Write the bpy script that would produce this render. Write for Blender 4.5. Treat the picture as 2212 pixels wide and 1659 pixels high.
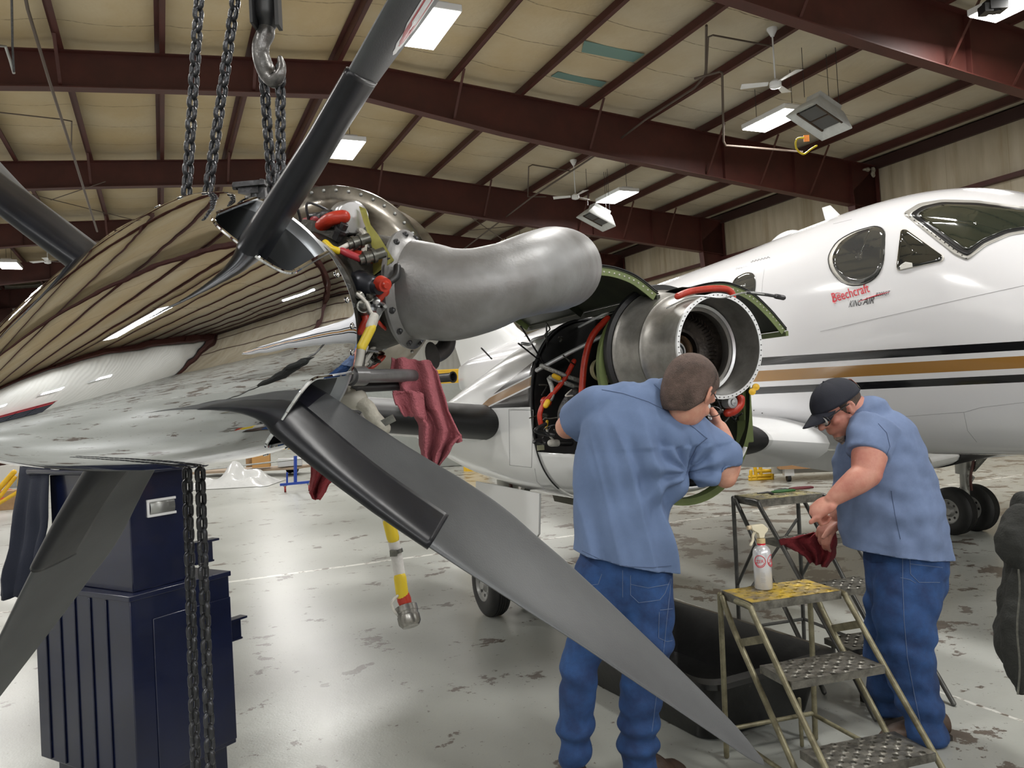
import bpy, bmesh, math, random
from mathutils import Vector, Matrix, noise
from mathutils.bvhtree import BVHTree
random.seed(7)
SC = bpy.context.scene
for o in list(bpy.data.objects): bpy.data.objects.remove(o)
COL = SC.collection
# ---------------------------------------------------------------- camera
FPX, CX, CY, EYE = 1720.0, 1106.0, 829.5, 1.65
_up = Vector((-.055, 1, -33.5/FPX)).normalized()          # world up seen in camera axes
_fh = Vector((0, 0, -1)); _fh = (_fh - _up*_fh.dot(_up)).normalized()
_rt = _fh.cross(_up)
CR = Matrix((_rt, _fh, _up))                              # camera axes -> world
cam_d = bpy.data.cameras.new('camera'); cam = bpy.data.objects.new('camera', cam_d); COL.objects.link(cam)
cam_d.sensor_fit = 'HORIZONTAL'; cam_d.sensor_width = 36; cam_d.lens = 36*FPX/2212
cam_d.clip_start = .05; cam_d.clip_end = 200
cam.matrix_world = Matrix.Translation((0, 0, EYE)) @ CR.to_4x4()
SC.camera = cam
SC.view_settings.view_transform = 'Standard'; SC.view_settings.look = 'None'
SC.view_settings.exposure = 0.0; SC.view_settings.gamma = 1; SC.view_settings.use_curve_mapping = False
# ---------------------------------------------------------------- world: a closed room, so only a faint grey
W = bpy.data.worlds.new('world'); SC.world = W; W.use_nodes = True
W.node_tree.nodes['Background'].inputs[0].default_value = (.8, .85, 1, 1); W.node_tree.nodes['Background'].inputs[1].default_value = .3
SC.cycles.max_bounces = 7; SC.cycles.adaptive_threshold = .02; SC.cycles.diffuse_bounces = 4; SC.cycles.glossy_bounces = 4
SC.cycles.sample_clamp_indirect = 6; SC.cycles.use_denoising = True; SC.cycles.caustics_reflective = False; SC.cycles.caustics_refractive = False; SC.cycles.blur_glossy = .5
# hangar axes: HL runs along the building (purlins), HV across it to the right
HA = math.radians(-23.8)
HL = Vector((math.sin(HA), math.cos(HA), 0)); HV = Vector((HL.y, -HL.x, 0))
def HG(v, u, z): return HV*v + HL*u + Vector((0, 0, z))
RIDGE = 3.63
def roof_z(v): return 8.32 - .08*abs(v-RIDGE)              # underside of the purlins' top line
LIGHT_W = 185; LIGHT_COL = (1.0, .985, .95)
LIGHTS = []                                               # (v, u, z): every bright panel of the hangar
for v, z, us in ((3.7, 7.0, [-.7, 4.9, 10.7, 16.3, 21.9, 27.5, 33.1]), (11.4, 6.9, [1.2, 7.2, 12.2, 18.2, 24.0, 30.0]), (-4.35, 6.9, [.5, 6.5, 12.5, 18.5, 24.5, 30.2])):
    for u in us: LIGHTS.append((v, u, z))
for v, u, z in LIGHTS:
    ld = bpy.data.lights.new('panel_light', 'AREA'); ld.shape = 'RECTANGLE'; ld.size = .56; ld.size_y = 1.16
    ld.energy = LIGHT_W; ld.color = LIGHT_COL
    lo = bpy.data.objects.new('panel_light', ld); COL.objects.link(lo)
    lo.location = HG(v, u, z-.012); lo.rotation_euler = (0, 0, -HA)
WALL_LAMPS = [(v, -3.08, 3.3) for v in (-2.6, -.2, 2.2, 4.6, 7.0)]   # lamps along the white wall behind the photographer
for v, u, z in WALL_LAMPS:
    ld = bpy.data.lights.new('wall_lamp_light', 'AREA'); ld.shape = 'RECTANGLE'; ld.size = .9; ld.size_y = .28; ld.energy = 28; ld.color = (.95, .97, 1)
    lo = bpy.data.objects.new('wall_lamp_light', ld); COL.objects.link(lo); lo.location = HG(v, u+.012, z); lo.rotation_euler = Matrix((HV, Vector((0, 0, 1)), HL*-1)).transposed().to_euler()
# ---------------------------------------------------------------- helpers
def ray(px, py): return CR @ Vector((px-CX, -(py-CY), -FPX))
def PT(px, py, y):                                        # the point on the ray through a pixel at distance y ahead
    d = ray(px, py); return d*(y/d.y) + Vector((0, 0, EYE))
def FL(px, py, z=0):
    d = ray(px, py); return d*((z-EYE)/d.z) + Vector((0, 0, EYE))
def V3(*a): return Vector(a[0]) if len(a) == 1 else Vector(a)
def lerp(a, b, t): return a + (b-a)*t
def interp(xs, ys, x):
    if x <= xs[0]: return ys[0]
    for i in range(len(xs)-1):
        if x <= xs[i+1]:
            return ys[i] + (ys[i+1]-ys[i])*(x-xs[i])/(xs[i+1]-xs[i])
    return ys[-1]
def spl(pts, n=8):                                        # catmull-rom through the points
    P = [Vector(p) for p in pts]
    if len(P) < 3: return P
    out = []
    for i in range(len(P)-1):
        p0 = P[max(i-1, 0)]; p1 = P[i]; p2 = P[i+1]; p3 = P[min(i+2, len(P)-1)]
        for k in range(n):
            t = k/n
            out.append(.5*((2*p1) + (p2-p0)*t + (2*p0-5*p1+4*p2-p3)*t*t + (3*p1-p0-3*p2+p3)*t**3))
    out.append(P[-1]); return out
def splr(rs, n):
    return [interp(list(range(len(rs))), rs, i/n) for i in range((len(rs)-1)*n+1)]
def sm(xs, ys, x):                                        # smooth interpolation
    for i in range(len(xs)-1):
        if x <= xs[i+1] or i == len(xs)-2:
            p0 = ys[max(i-1, 0)]; p1 = ys[i]; p2 = ys[i+1]; p3 = ys[min(i+2, len(xs)-1)]
            h = xs[i+1]-xs[i]; t_ = max(0, min(1, (x-xs[i])/h)); m1 = (p2-p0)/((xs[i+1]-xs[max(i-1, 0)]) or 1)*h; m2 = (p3-p1)/((xs[min(i+2, len(xs)-1)]-xs[i]) or 1)*h
            return (2*t_**3-3*t_**2+1)*p1+(t_**3-2*t_**2+t_)*m1+(-2*t_**3+3*t_**2)*p2+(t_**3-t_**2)*m2
class MB:
    def __init__(s, M=None): s.v = []; s.f = []; s.m = []; s.M = M; s.k = 0; s.sm = []
    def add(s, vs, fs, smooth=True, k=None):
        b = len(s.v); M = s.M
        s.v += [tuple(M @ Vector(p)) if M else tuple(p) for p in vs]
        for f in fs: s.f.append([b+i for i in f]); s.m.append(s.k if k is None else k); s.sm.append(smooth)
    def box(s, c, d, R=None, k=None):
        c = Vector(c); h = Vector(d)/2; vs = []
        for x in (-1, 1):
            for y in (-1, 1):
                for z in (-1, 1):
                    p = Vector((x*h.x, y*h.y, z*h.z)); vs.append(c + (R @ p if R else p))
        s.add(vs, [(0,1,3,2),(4,6,7,5),(0,4,5,1),(2,3,7,6),(0,2,6,4),(1,5,7,3)], False, k); return s
    def beam(s, a, b, w, h, up=(0,0,1), k=None):          # box from a to b, w sideways, h along up
        a = Vector(a); b = Vector(b); t = (b-a); L = t.length; t.normalize(); u = Vector(up)
        sd = t.cross(u).normalized(); u = sd.cross(t)
        R = Matrix((t, sd, u)).transposed()
        return s.box((a+b)/2, (L, w, h), R, k)
    def ring(s, c, n, r, N, ax=None, ry=None):
        n = Vector(n).normalized(); a = Vector(ax) if ax is not None else (Vector((0,0,1)) if abs(n.z) < .9 else Vector((1,0,0)))
        a = (a - n*a.dot(n)).normalized(); b = n.cross(a)
        ry = r if ry is None else ry
        return [Vector(c) + a*(r*math.cos(2*math.pi*i/N)) + b*(ry*math.sin(2*math.pi*i/N)) for i in range(N)]
    def loft(s, rings, caps=(True, True), closed=True, smooth=True, k=None, loop=False):
        N = len(rings[0]); vs = [p for r in rings for p in r]; fs = []
        R = len(rings)
        for i in range(R if loop else R-1):
            a0 = i*N; b0 = ((i+1) % R)*N
            for j in range(N if closed else N-1):
                j2 = (j+1) % N; fs.append((a0+j, a0+j2, b0+j2, b0+j))
        s.add(vs, fs, smooth, k)
        b = len(s.v)-len(vs)
        if closed and not loop:
            if caps[0]: s.f.append([b+j for j in range(N)][::-1]); s.m.append(s.k if k is None else k); s.sm.append(False)
            if caps[1]: s.f.append([b+(R-1)*N+j for j in range(N)]); s.m.append(s.k if k is None else k); s.sm.append(False)
        return s
    def cyl(s, a, b, r, r2=None, N=16, caps=(True, True), k=None):
        a = Vector(a); b = Vector(b); n = b-a
        return s.loft([s.ring(a, n, r, N), s.ring(b, n, r if r2 is None else r2, N)], caps, True, True, k)
    def tube(s, pts, r, N=8, caps=(True, True), loop=False, k=None, side=None, rb=None, dome=False):
        P = [Vector(p) for p in pts]; n = len(P); rings = []; a = None
        if not hasattr(r, '__len__'): r = [r]*n
        if rb is not None and not hasattr(rb, '__len__'): rb = [rb]*n
        for i in range(n):
            if loop: t = P[(i+1) % n]-P[i-1]
            else: t = P[min(i+1, n-1)]-P[max(i-1, 0)]
            if t.length < 1e-9: t = Vector((0,0,1))
            t.normalize()
            if side is not None: a = Vector(side)
            elif a is None: a = Vector((0,0,1)) if abs(t.z) < .9 else Vector((1,0,0))
            a = (a - t*a.dot(t)); a.normalize()
            rings.append(s.ring(P[i], t, r[i], N, a, rb[i] if rb is not None else None))
        if dome and not loop:
            def cap(i, sg):
                t = (P[i]-P[i-sg]).normalized() if n > 1 else Vector((0,0,1))
                out = []
                for q in (.5, .8, .97):
                    out.append([P[i] + (p-P[i])*math.sqrt(1-q*q) + t*(q*min(r[i], rb[i] if rb else r[i])) for p in rings[i]])
                return out
            st = cap(0, -1)[::-1]; en = cap(n-1, 1); rings = st+rings+en
        s.loft(rings, caps, True, True, k, loop); return s
    def lathe(s, C, ax, prof, N=48, a=None, caps=(False, False), k=None, a0=0, a1=None):
        ax = Vector(ax).normalized(); a = Vector(a) if a is not None else (Vector((0,0,1)) if abs(ax.z) < .9 else Vector((1,0,0)))
        a = (a-ax*a.dot(ax)).normalized(); b = ax.cross(a); C = Vector(C); rings = []
        full = a1 is None; M = N if full else N+1; a1 = 2*math.pi if full else a1
        for h, r in prof:
            rings.append([C+ax*h+(a*math.cos(a0+(a1-a0)*j/N)+b*math.sin(a0+(a1-a0)*j/N))*r for j in range(M)])
        s.loft(rings, caps, full, True, k); return s
    def ball(s, c, r, N=12, k=None, R=None):
        c = Vector(c); r = Vector((r,)*3) if not hasattr(r, '__len__') else Vector(r); rings = []
        for i in range(1, N):
            th = math.pi*i/N; rings.append([(math.sin(th)*math.cos(2*math.pi*j/(2*N))*r.x, math.sin(th)*math.sin(2*math.pi*j/(2*N))*r.y, math.cos(th)*r.z) for j in range(2*N)])
        rings = [[c + (R @ Vector(p) if R else Vector(p)) for p in rg] for rg in rings]
        s.loft(rings[::-1], (True, True), True, True, k); return s
    def poly(s, pts, n, th, k=None):                      # flat outline given thickness th along n
        n = Vector(n).normalized(); P = [Vector(p) for p in pts]; N = len(P)
        vs = [p-n*th/2 for p in P]+[p+n*th/2 for p in P]
        fs = [tuple(range(N))[::-1], tuple(range(N, 2*N))]+[(i, (i+1) % N, N+(i+1) % N, N+i) for i in range(N)]
        s.add(vs, fs, False, k); return s
    def grid(s, rows, k=None, smooth=True, th=0):
        R = len(rows); N = len(rows[0]); fs = [(i*N+j, i*N+j+1, (i+1)*N+j+1, (i+1)*N+j) for i in range(R-1) for j in range(N-1)]
        s.add([p for r in rows for p in r], fs, smooth, k); return s
OFF = {}
def finish(o, parent, origin):
    if parent is not None:
        o.parent = parent; off = OFF[parent.name]
    else: off = Vector(origin)
    return off
def build(mb, name, mat, parent=None, origin=None, bevel=0, subd=0, solid=0, auto=None, weld=False):
    if parent is None and origin is None:
        xs = [p[0] for p in mb.v]; ys = [p[1] for p in mb.v]; zs = [p[2] for p in mb.v]
        origin = ((min(xs)+max(xs))/2, (min(ys)+max(ys))/2, min(zs))
    me = bpy.data.meshes.new(name); o = bpy.data.objects.new(name, me); COL.objects.link(o)
    off = finish(o, parent, origin)
    if parent is None: o.location = off
    me.from_pydata([(p[0]-off[0], p[1]-off[1], p[2]-off[2]) for p in mb.v], [], mb.f)
    for p, k, sm in zip(me.polygons, mb.m, mb.sm): p.material_index = k; p.use_smooth = sm
    for m in (mat if isinstance(mat, (list, tuple)) else [mat]): me.materials.append(m)
    bm = bmesh.new(); bm.from_mesh(me)
    if weld: bmesh.ops.remove_doubles(bm, verts=bm.verts, dist=1e-5)
    bmesh.ops.recalc_face_normals(bm, faces=bm.faces); bm.to_mesh(me); bm.free(); me.update()
    if name not in ('spinner',): me.set_sharp_from_angle(angle=math.radians(42))
    if solid:
        m = o.modifiers.new('solid', 'SOLIDIFY'); m.thickness = solid; m.offset = 0
    if bevel:
        m = o.modifiers.new('bevel', 'BEVEL'); m.width = bevel; m.segments = 2; m.limit_method = 'ANGLE'; m.angle_limit = math.radians(40)
    if subd:
        m = o.modifiers.new('sub', 'SUBSURF'); m.levels = subd; m.render_levels = subd
    OFF[o.name] = Vector(off); return o
def evalmesh(o):                                          # apply the modifiers of an object in place
    dg = bpy.context.evaluated_depsgraph_get(); ev = o.evaluated_get(dg)
    me = bpy.data.meshes.new_from_object(ev); o.modifiers.clear(); o.data = me
    for p in me.polygons: p.use_smooth = True
    return o
def remesh(o, vox, smooth=6, fac=.5):
    m = o.modifiers.new('r', 'REMESH'); m.mode = 'VOXEL'; m.voxel_size = vox; m.use_smooth_shade = True
    if smooth: s = o.modifiers.new('s', 'SMOOTH'); s.iterations = smooth; s.factor = fac
    mats = list(o.data.materials); evalmesh(o)
    o.data.materials.clear()
    for m in mats: o.data.materials.append(m)
    return o
def displace(o, fn):
    me = o.data; off = OFF[o.name]; ns = [v.normal.copy() for v in me.vertices]
    for v, n in zip(me.vertices, ns):
        p = v.co + off; v.co += n*fn(p, n)
    me.update()
def thing(name, loc, label, cat, group=None):
    o = bpy.data.objects.new(name, None); COL.objects.link(o); o.location = loc; o.empty_display_size = .1
    OFF[o.name] = Vector(loc); return tag(o, label, cat, group)
def tag(o, label=None, cat=None, group=None, kind=None):
    if label: o['label'] = label
    if cat: o['category'] = cat
    if group: o['group'] = group
    if kind: o['kind'] = kind
    return o
def S(o, label=None): o['kind'] = 'structure'; o['category'] = 'structure'; return tag(o, label)
def copy_tree(o, parent=None, loc=None, rotz=None):
    c = o.copy(); COL.objects.link(c); c.parent = parent; OFF[c.name] = OFF[o.name]
    if loc is not None: c.location = loc; OFF[c.name] = Vector(loc)
    if rotz is not None: c.rotation_euler = (0, 0, rotz)
    for ch in list(o.children): copy_tree(ch, c)
    return c
# ---------------------------------------------------------------- materials
def mat(name, col, rough=.5, metal=0, var=0, vscale=6, bump=0, bscale=40, coat=0, spec=.5, var_col=None, sss=0, emit=None, estr=0, detail=4):
    m = bpy.data.materials.new(name); m.use_nodes = True; nt = m.node_tree; b = nt.nodes['Principled BSDF']
    col = tuple(col)+(1,) if len(col) == 3 else col
    b.inputs['Base Color'].default_value = col; b.inputs['Roughness'].default_value = rough; b.inputs['Metallic'].default_value = metal
    b.inputs['Coat Weight'].default_value = coat; b.inputs['Coat Roughness'].default_value = .06; b.inputs['Specular IOR Level'].default_value = spec
    if sss: b.inputs['Subsurface Weight'].default_value = sss; b.inputs['Subsurface Radius'].default_value = (.02, .008, .004)
    if emit: b.inputs['Emission Color'].default_value = tuple(emit)+(1,); b.inputs['Emission Strength'].default_value = estr
    g = None
    if var or bump: g = nt.nodes.new('ShaderNodeNewGeometry')
    if var:
        n = nt.nodes.new('ShaderNodeTexNoise'); n.inputs['Scale'].default_value = vscale; n.inputs['Detail'].default_value = detail; n.inputs['Roughness'].default_value = .65
        nt.links.new(g.outputs['Position'], n.inputs['Vector'])
        r = nt.nodes.new('ShaderNodeValToRGB'); r.color_ramp.elements[0].position = .35; r.color_ramp.elements[1].position = .68
        c2 = var_col if var_col else tuple(c*(1-var) for c in col[:3])
        r.color_ramp.elements[0].color = tuple(c2)+(1,); r.color_ramp.elements[1].color = col
        nt.links.new(n.outputs['Fac'], r.inputs['Fac']); nt.links.new(r.outputs['Color'], b.inputs['Base Color'])
    if bump:
        n2 = nt.nodes.new('ShaderNodeTexNoise'); n2.inputs['Scale'].default_value = bscale; n2.inputs['Detail'].default_value = 3
        nt.links.new(g.outputs['Position'], n2.inputs['Vector'])
        bp = nt.nodes.new('ShaderNodeBump'); bp.inputs['Strength'].default_value = bump; bp.inputs['Distance'].default_value = .01
        nt.links.new(n2.outputs['Fac'], bp.inputs['Height']); nt.links.new(bp.outputs['Normal'], b.inputs['Normal'])
    return m
class NT:                                                 # terse node-graph writer
    def __init__(s, m): s.m = m; s.nt = m.node_tree; s.b = s.nt.nodes['Principled BSDF']
    def n(s, t, **kw):
        x = s.nt.nodes.new(t)
        for k, v in kw.items(): setattr(x, k, v)
        return x
    def link(s, a, b): s.nt.links.new(a, b)
    def math(s, op, a, b=None, c=None, clamp=False):
        x = s.n('ShaderNodeMath', operation=op); x.use_clamp = clamp
        for i, q in enumerate((a, b, c)):
            if q is None: continue
            if isinstance(q, (int, float)): x.inputs[i].default_value = q
            else: s.link(q, x.inputs[i])
        return x.outputs[0]
    def mix(s, f, a, b):
        x = s.n('ShaderNodeMix', data_type='RGBA')
        for i, q in ((0, f), (6, a), (7, b)):
            if isinstance(q, (int, float)): x.inputs[i].default_value = q
            elif isinstance(q, tuple): x.inputs[i].default_value = q if len(q) == 4 else q+(1,)
            else: s.link(q, x.inputs[i])
        return x.outputs[2]
    def noise(s, vec, scale, detail=4, rough=.6):
        x = s.n('ShaderNodeTexNoise'); x.inputs['Scale'].default_value = scale; x.inputs['Detail'].default_value = detail; x.inputs['Roughness'].default_value = rough
        s.link(vec, x.inputs['Vector']); return x.outputs['Fac']
    def ss(s, x, a, b):                                   # smoothstep a..b
        m = s.n('ShaderNodeMapRange', interpolation_type='SMOOTHSTEP'); s.link(x, m.inputs[0])
        m.inputs[1].default_value = a; m.inputs[2].default_value = b; return m.outputs[0]
    def bump(s, h, strength=.3, dist=.01):
        b = s.n('ShaderNodeBump'); b.inputs['Strength'].default_value = strength; b.inputs['Distance'].default_value = dist
        s.link(h, b.inputs['Height']); s.link(b.outputs['Normal'], s.b.inputs['Normal'])
    def axes(s, ax, ay, origin=(0, 0, 0)):                # coordinates along two world directions
        g = s.n('ShaderNodeNewGeometry'); out = []
        sub = s.n('ShaderNodeVectorMath', operation='SUBTRACT'); s.link(g.outputs['Position'], sub.inputs[0]); sub.inputs[1].default_value = origin
        for a in (ax, ay):
            d = s.n('ShaderNodeVectorMath', operation='DOT_PRODUCT'); s.link(sub.outputs[0], d.inputs[0]); d.inputs[1].default_value = a; out.append(d.outputs['Value'])
        return out + [g.outputs['Position']]
    def comb(s, x, y, z=0.):
        c = s.n('ShaderNodeCombineXYZ')
        for i, q in enumerate((x, y, z)):
            if isinstance(q, (int, float)): c.inputs[i].default_value = q
            else: s.link(q, c.inputs[i])
        return c.outputs[0]
MAROON = mat('red_oxide_steel', (.075, .017, .012), .55, var=.35, vscale=1.3, bump=.05)
STEEL = mat('galvanised_steel', (.42, .43, .42), .4, .8, var=.25, vscale=9)
DKSTEEL = mat('dark_forged_steel', (.10, .10, .105), .38, .75, var=.5, vscale=30, bump=.25, bscale=60)
CHAINM = mat('oiled_chain_steel', (.06, .062, .068), .3, .6, var=.45, vscale=55, bump=.2, bscale=120)
BLACKR = mat('black_rubber', (.012, .012, .013), .5, var=.3, vscale=8)
BLACKP = mat('black_plastic', (.016, .016, .017), .42, var=.3, vscale=8)
WHITEP = mat('white_enamel', (.78, .79, .80), .25, coat=.5)
ALU = mat('brushed_aluminium', (.55, .56, .57), .32, .9, var=.2, vscale=12)
ALUP = mat('plain_aluminium', (.52, .53, .54), .42, .6)
YELLOW = mat('safety_yellow', (.80, .48, .02), .45, var=.2, vscale=10)
REDH = mat('red_silicone_hose', (.50, .035, .015), .38, var=.3, vscale=20, bump=.2, bscale=50)
GREENP = mat('zinc_chromate_green', (.13, .17, .055), .5, var=.25, vscale=5)
YGREEN = mat('yellow_green_primer', (.42, .40, .10), .4, var=.3, vscale=20)
WIREW = mat('white_braided_wire', (.62, .60, .55), .5, var=.3, vscale=60)
GLOW = mat('lit_lamp_diffuser', (.9, .9, .9), .5, emit=(1, .97, .93), estr=14)
# ---------------------------------------------------------------- hangar shell
V0, V1, U0, U1 = -6.5, 17.0, -3.25, 39.1
BAYS = [-3.0, 2.5, 8.6, 14.7, 20.8, 26.9, 33.0, 38.85]
PV = [3.26-1.515*i for i in range(7)] + [4.0+1.522*i for i in range(9)]
m = mat('painted_concrete_floor', (.50, .51, .47), .12, spec=.6); t = NT(m)
v_, u_, pos = t.axes(tuple(HV), tuple(HL))
vec = t.comb(v_, u_)
blot = t.noise(vec, .55, 3, .5); fine = t.noise(vec, 7, 6, .7); chip = t.noise(vec, 2.6, 7, .68)
far = t.ss(v_, 2.6, 5.2)                                  # the paint is worn on the right-hand side
thr = t.math('SUBTRACT', .462, t.math('MULTIPLY', t.math('SUBTRACT', 1., far), .060))
chips = t.math('MULTIPLY', t.math('SUBTRACT', thr, chip), 60, clamp=True)
specks = t.math('MULTIPLY', t.math('SUBTRACT', t.noise(vec, 22, 3, .7), .655), 25, clamp=True)
base = t.mix(t.ss(blot, .3, .7), (.30, .31, .285), (.38, .39, .365))
base = t.mix(t.math('MULTIPLY', t.ss(fine, .45, .8), .25), base, (.30, .30, .27))
base = t.mix(chips, base, (.115, .095, .08)); base = t.mix(specks, base, (.12, .11, .09))
jit = t.math('MULTIPLY', t.math('SUBTRACT', t.noise(vec, 5, 4), .5), .05)
line = None
for coord, places, wd in ((u_, (8.42, 20.6), .040), (v_, (3.66, 12.5), .012)):
    for c in places:
        q = t.math('SUBTRACT', 1., t.math('DIVIDE', t.math('ABSOLUTE', t.math('SUBTRACT', t.math('ADD', coord, jit), c)), wd), clamp=True)
        line = q if line is None else t.math('MAXIMUM', line, q)
wh = t.ss(t.noise(vec, 9, 3), .42, .5)
base = t.mix(t.math('MULTIPLY', t.ss(line, .05, .2), .9), base, t.mix(wh, (.13, .10, .08), (.66, .66, .62)))
t.link(base, t.b.inputs['Base Color'])
rg = t.math('ADD', .275, t.math('MULTIPLY', t.ss(blot, .3, .7), .05))
t.link(rg, t.b.inputs['Roughness'])
t.bump(t.math('ADD', t.noise(vec, 14, 4, .6), t.math('MULTIPLY', t.noise(vec, 85, 2, .5), .7)), .06, .012)
FLOORM = m
mb = MB(); mb.M = None
mb.box(HG((V0+V1)/2, (U0+U1)/2, -.1), (U1-U0, V1-V0, .2), Matrix((HL, HV, Vector((0,0,1)))).transposed())
S(build(mb, 'floor', FLOORM), 'pale grey painted concrete floor with worn chips and joints')
# ceiling: vinyl-faced insulation sagging over the purlins
m = mat('vinyl_insulation', (.66, .56, .36), .6); t = NT(m); v_, u_, pos = t.axes(tuple(HV), tuple(HL)); vec = t.comb(v_, u_)
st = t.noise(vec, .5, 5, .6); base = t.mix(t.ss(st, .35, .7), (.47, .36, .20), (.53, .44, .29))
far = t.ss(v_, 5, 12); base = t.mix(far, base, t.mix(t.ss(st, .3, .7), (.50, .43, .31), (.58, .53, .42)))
wob = t.math('ADD', u_, t.math('MULTIPLY', t.math('SUBTRACT', t.noise(vec, 1.4, 3), .5), .16))
fr = t.math('FRACT', t.math('DIVIDE', wob, 1.22)); seam = t.math('SUBTRACT', 1., t.math('DIVIDE', t.math('ABSOLUTE', t.math('SUBTRACT', fr, .5)), .012), clamp=True)
base = t.mix(t.math('MULTIPLY', seam, t.ss(t.noise(vec, 8, 4), .35, .6)), base, (.16, .12, .07))
t.link(base, t.b.inputs['Base Color'])
t.bump(t.math('ADD', t.noise(vec, 3, 3), t.math('ADD', t.math('MULTIPLY', t.math('SINE', t.math('MULTIPLY', fr, 6.283)), .8), t.math('MULTIPLY', seam, -1.0))), .5, .03)
CEILM = m
rows = []
vs = sorted(set([V0] + PV + [RIDGE, V1])); vs2 = []
for i in range(len(vs)-1):
    for k in range(5):
        f = k/5; vs2.append((lerp(vs[i], vs[i+1], f), -.05*math.sin(math.pi*f) if vs[i+1]-vs[i] > 1 else 0))
vs2.append((V1, 0))
for i in range(2):
    u = (U0, U1)[i]; rows.append([HG(v, u, roof_z(v)+.06+sg) for v, sg in vs2])
mb = MB(); mb.grid(rows)
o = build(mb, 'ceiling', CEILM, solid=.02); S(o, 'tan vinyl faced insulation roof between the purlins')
# walls
def wallmat(name, c1, c2, ax, rib=.3, stain=(.30, .22, .12), sa=.6):
    m = mat(name, c1, .55); t = NT(m); a, z, pos = t.axes(tuple(ax), (0, 0, 1)); vec = t.comb(a, t.math('MULTIPLY', z, .12))
    n = t.noise(vec, 1.6, 5, .65); base = t.mix(t.ss(n, .3, .7), c1, c2)
    base = t.mix(t.math('MULTIPLY', t.ss(t.noise(vec, 3.1, 4), .52, .75), sa), base, stain)
    fr = t.math('FRACT', t.math('DIVIDE', a, 1.5)); sm = t.math('SUBTRACT', 1., t.math('DIVIDE', t.math('ABSOLUTE', t.math('SUBTRACT', fr, .5)), .008), clamp=True)
    base = t.mix(t.math('MULTIPLY', sm, .6), base, stain); t.link(base, t.b.inputs['Base Color'])
    t.bump(t.math('ADD', t.math('SINE', t.math('MULTIPLY', a, 6.283/rib)), t.noise(vec, 4, 3)), .35, .015); return m
WALLR = wallmat('stained_vinyl_wall', (.40, .34, .235), (.53, .465, .35), HL)
WALLW = wallmat('white_metal_wall', (.74, .74, .70), (.80, .80, .76), HV, stain=(.6, .58, .52), sa=.4)
WALLWL = wallmat('white_door_panel', (.80, .80, .78), (.84, .84, .82), HL, stain=(.7, .7, .68), sa=.3)
def wall(name, p0, p1, mt, gable=False, label=None):
    (va, ua), (vb, ub) = p0, p1; pts = [HG(va, ua, 0), HG(vb, ub, 0), HG(vb, ub, roof_z(vb)+.08)]
    if gable: pts.append(HG(RIDGE, ub, roof_z(RIDGE)+.08))
    pts.append(HG(va, ua, roof_z(va)+.08)); n = (pts[1]-pts[0]).cross(Vector((0,0,1))).normalized()
    mb = MB(); mb.poly(pts, n, .04); S(build(mb, name, mt), label)
wall('wall_right', (V1+.02, U0), (V1+.02, U1), WALLR, label='tan stained insulated side wall behind the airplane')
wall('wall_left', (V0-.02, U0), (V0-.02, U1), WALLWL)
wall('wall_back', (V0, U1+.02), (V1, U1+.02), WALLW, True, 'pale far end wall of the hangar')
wall('wall_front', (V0, U0-.02), (V1, U0-.02), WALLW, True)
# rigid frames
def frame_depth(v):
    return interp([-9.7, -6, -3, 0, 3.6, 6, 9.5, 12.6, 17], [1.0, .8, .6, .6, .62, .82, .95, 1.02, 1.1], v)
ti = 1
def ibeam(pts_top, depth_fn, u, name, label=None):
    mb = MB(); fw = .22
    n = len(pts_top)
    for i in range(n-1):
        v0, v1 = pts_top[i], pts_top[i+1]; z0 = roof_z(v0)-.19; z1 = roof_z(v1)-.19; d0 = depth_fn(v0); d1 = depth_fn(v1)
        for uo, w in ((0, .012),):
            a = [HG(v0, u, z0), HG(v1, u, z1), HG(v1, u, z1-d1), HG(v0, u, z0-d0)]; mb.poly(a, HL, w)
        mb.beam(HG(v0, u, z0), HG(v1, u, z1), fw, .02); mb.beam(HG(v0, u, z0-d0), HG(v1, u, z1-d1), fw, .02)
    for v in list(pts_top)[1:-1:1]:
        if abs(v-RIDGE) < .1 or abs(v-RIDGE) > 7: mb.beam(HG(v, u, roof_z(v)-.19), HG(v, u, roof_z(v)-.19-depth_fn(v)), .2, .012, up=tuple(HV))
    return mb
for u in BAYS:
    vv = [V0+.05, V0+.9, V0+3, V0+5, .5, RIDGE, 6.6, 9.6, 12.1, 14.2, 16.05, V1-.05]
    mb = ibeam(vv, frame_depth, u, 'x')
    o = build(mb, 'trim_%d' % ti, MAROON); S(o, 'maroon steel roof rafter crossing the hangar'); ti += 1
    for side, (va, vb) in ((1, (V1-.95, V1-.05)), (-1, (V0+.95, V0+.05))):
        mb = MB(); zt = roof_z(vb)-.2; vb0 = va+(vb-va)*.55
        mb.poly([HG(vb, u, 0), HG(vb, u, zt), HG(va, u, zt-.7), HG(vb0, u, 0)], HL, .012)
        mb.beam(HG(vb, u, 0), HG(vb, u, zt), .22, .02, up=tuple(HV)); mb.beam(HG(vb0, u, 0), HG(va, u, zt-.75), .22, .02, up=tuple(HV))
        o = build(mb, 'trim_%d' % ti, MAROON); S(o, 'maroon steel wall column'); ti += 1
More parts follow.
